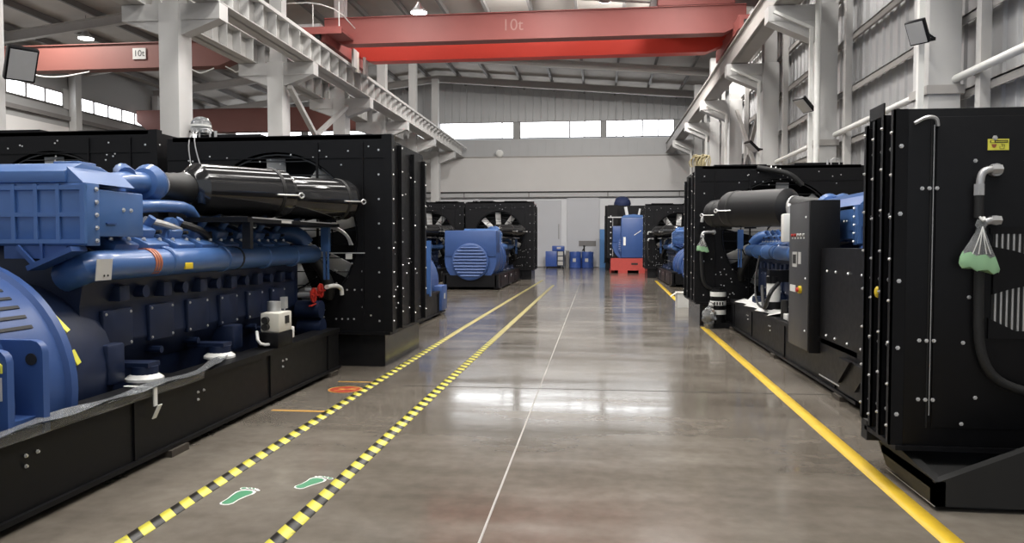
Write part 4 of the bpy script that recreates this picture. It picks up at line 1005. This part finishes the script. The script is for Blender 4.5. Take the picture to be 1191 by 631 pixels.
# ================================================================== floor markings
def strip(name, pts, w, key, label, cat, z=.003):
    b = K(key); L_, Rr = [], []
    for x, y in pts:
        L_.append(b.bm.verts.new((x - w / 2, y, z))); Rr.append(b.bm.verts.new((x + w / 2, y, z)))
    b._mark([b.bm.faces.new((L_[k], Rr[k], Rr[k + 1], L_[k + 1])) for k in range(len(pts) - 1)])
    o = b.build(name); m_ = o.modifiers.new('t', 'SOLIDIFY'); m_.thickness = .002; m_.offset = -1
    return tag(o, label, cat)
strip('hazard_tape', [(-2.50, 1.0), (-2.55, 8), (-2.56, 14), (-2.45, 33.0)], .105, 'hazard', 'black and yellow hazard tape on the floor nearer the left machines', 'floor tape')
strip('hazard_tape', [(-1.70, 1.0), (-1.745, 8), (-1.745, 29.0)], .105, 'hazard', 'black and yellow hazard tape on the floor nearer the middle of the aisle', 'floor tape')
strip('floor_line', [(1.80, 1.0), (1.885, 4.24), (1.99, 14.8)], .125, 'tapey', 'long plain yellow line along the nearest right radiator', 'floor line')
strip('floor_line', [(2.12, 19.2), (2.42, 33.0)], .125, 'tapey', 'plain yellow line beyond the white carton in the right row', 'floor line')
struct(strip('floor_joint_trim', [(-.62, 1.0), (-.65, 8.0)], .014, 'rafter', 'pale filled joint along the aisle floor', 'floor joint', .002))
struct(strip('floor_joint_trim', [(-.65, 8.0), (-.76, 30.0)], .012, 'rafter', 'worn far end of the joint along the aisle floor', 'floor joint', .002))
b = K('ink'); 
b.box(-2.2, XR - .1, 8.28, 8.295, .0005, .002); struct(b.build('floor_joint_trim'), 'dark joint across the aisle floor', 'floor joint')
b = K('orange').box(-3.12, -2.56, 6.88, 6.93, .001, .003); tag(b.build('floor_line'), 'short orange-yellow line across the floor beside the front left base', 'floor line')
b = K('orange').box(-3.0, -2.50, 8.42, 8.46, .001, .003); tag(b.build('floor_line'), 'short orange line behind the red floor sign', 'floor line')

def foot(x, y, rz, label, sgn):
    t = thing('footprint_marking', label, 'floor marking', (x, y, 0), rz, 'green footprints between the hazard tapes')
    out = [(-.045, -.15), (-.03, -.175), (.0, -.182), (.03, -.172), (.045, -.14), (.042, -.06), (.055, .02), (.075, .08), (.07, .125), (.04, .15), (-.01, .155), (-.05, .135), (-.065, .09), (-.058, .02), (-.045, -.06)]
    ins = [(a * .80, c * .90 - .004) for a, c in out]
    b = K('white').prism([(sgn * a, c) for a, c in out], 'xy', .001, .003); 
    for q, (tx, ty, r) in enumerate(((-.052, .178, .026), (-.012, .190, .017), (.018, .186, .015), (.044, .176, .014), (.066, .158, .013))):
        b.m('white').lathe((sgn * tx, ty, .001), (0, 0, 1), [(0, r), (.002, r)], 12)
    b.build('outline', t)
    t.scale = (.95, .86 if sgn > 0 else .74, 1)
    g = K('green').prism([(sgn * a, c) for a, c in ins], 'xy', .003, .0042)
    for q, (tx, ty, r) in enumerate(((-.052, .178, .018), (-.012, .190, .010), (.018, .186, .009))): g.lathe((sgn * tx, ty, .003), (0, 0, 1), [(0, r), (.0012, r)], 12)
    g.build('sole', t)
foot(-2.265, 4.50, R(-5), 'solid green footprint with a white outline, nearer the front', 1)
foot(-1.91, 4.82, R(-22), 'paler green footprint with a white outline, farther from the front', -1)
t = thing('floor_sign', 'round red no-entry floor sign beside the hazard tape', 'floor marking', (-2.76, 7.98, 0))
t.scale = (.78, .78, 1)
K('redsign').lathe((0, 0, .0008), (0, 0, 1), [(0, .24), (.002, .24)], 36).build('disc', t)
b = K('orange').lathe((0, 0, .0028), (0, 0, 1), [(0, .24), (.001, .24), (.001, .215), (0, .215), (0, .24)], 36, caps=False); b.bar((-.13, -.1, .0034), (.14, .12, .0034), .035, .001); b.bar((-.10, .03, .0034), (.15, .0, .0034), .05, .001); b.build('symbol', t)

# ================================================================== world & colour
w = bpy.data.worlds.new('world'); scene.world = w; w.use_nodes = True
w.node_tree.nodes['Background'].inputs[0].default_value = (.85, .92, 1, 1)
w.node_tree.nodes['Background'].inputs[1].default_value = 0.6
vs = scene.view_settings
scene.display_settings.display_device = 'sRGB'
vs.view_transform = 'Standard'; vs.look = 'None'; vs.exposure = 0.0; vs.gamma = 1.0; vs.use_curve_mapping = False
scene.cycles.max_bounces = 6; scene.cycles.diffuse_bounces = 4; scene.cycles.glossy_bounces = 4; scene.cycles.transmission_bounces = 6
scene.cycles.caustics_reflective = False; scene.cycles.caustics_refractive = False
scene.cycles.use_denoising = True; scene.cycles.sample_clamp_indirect = 6
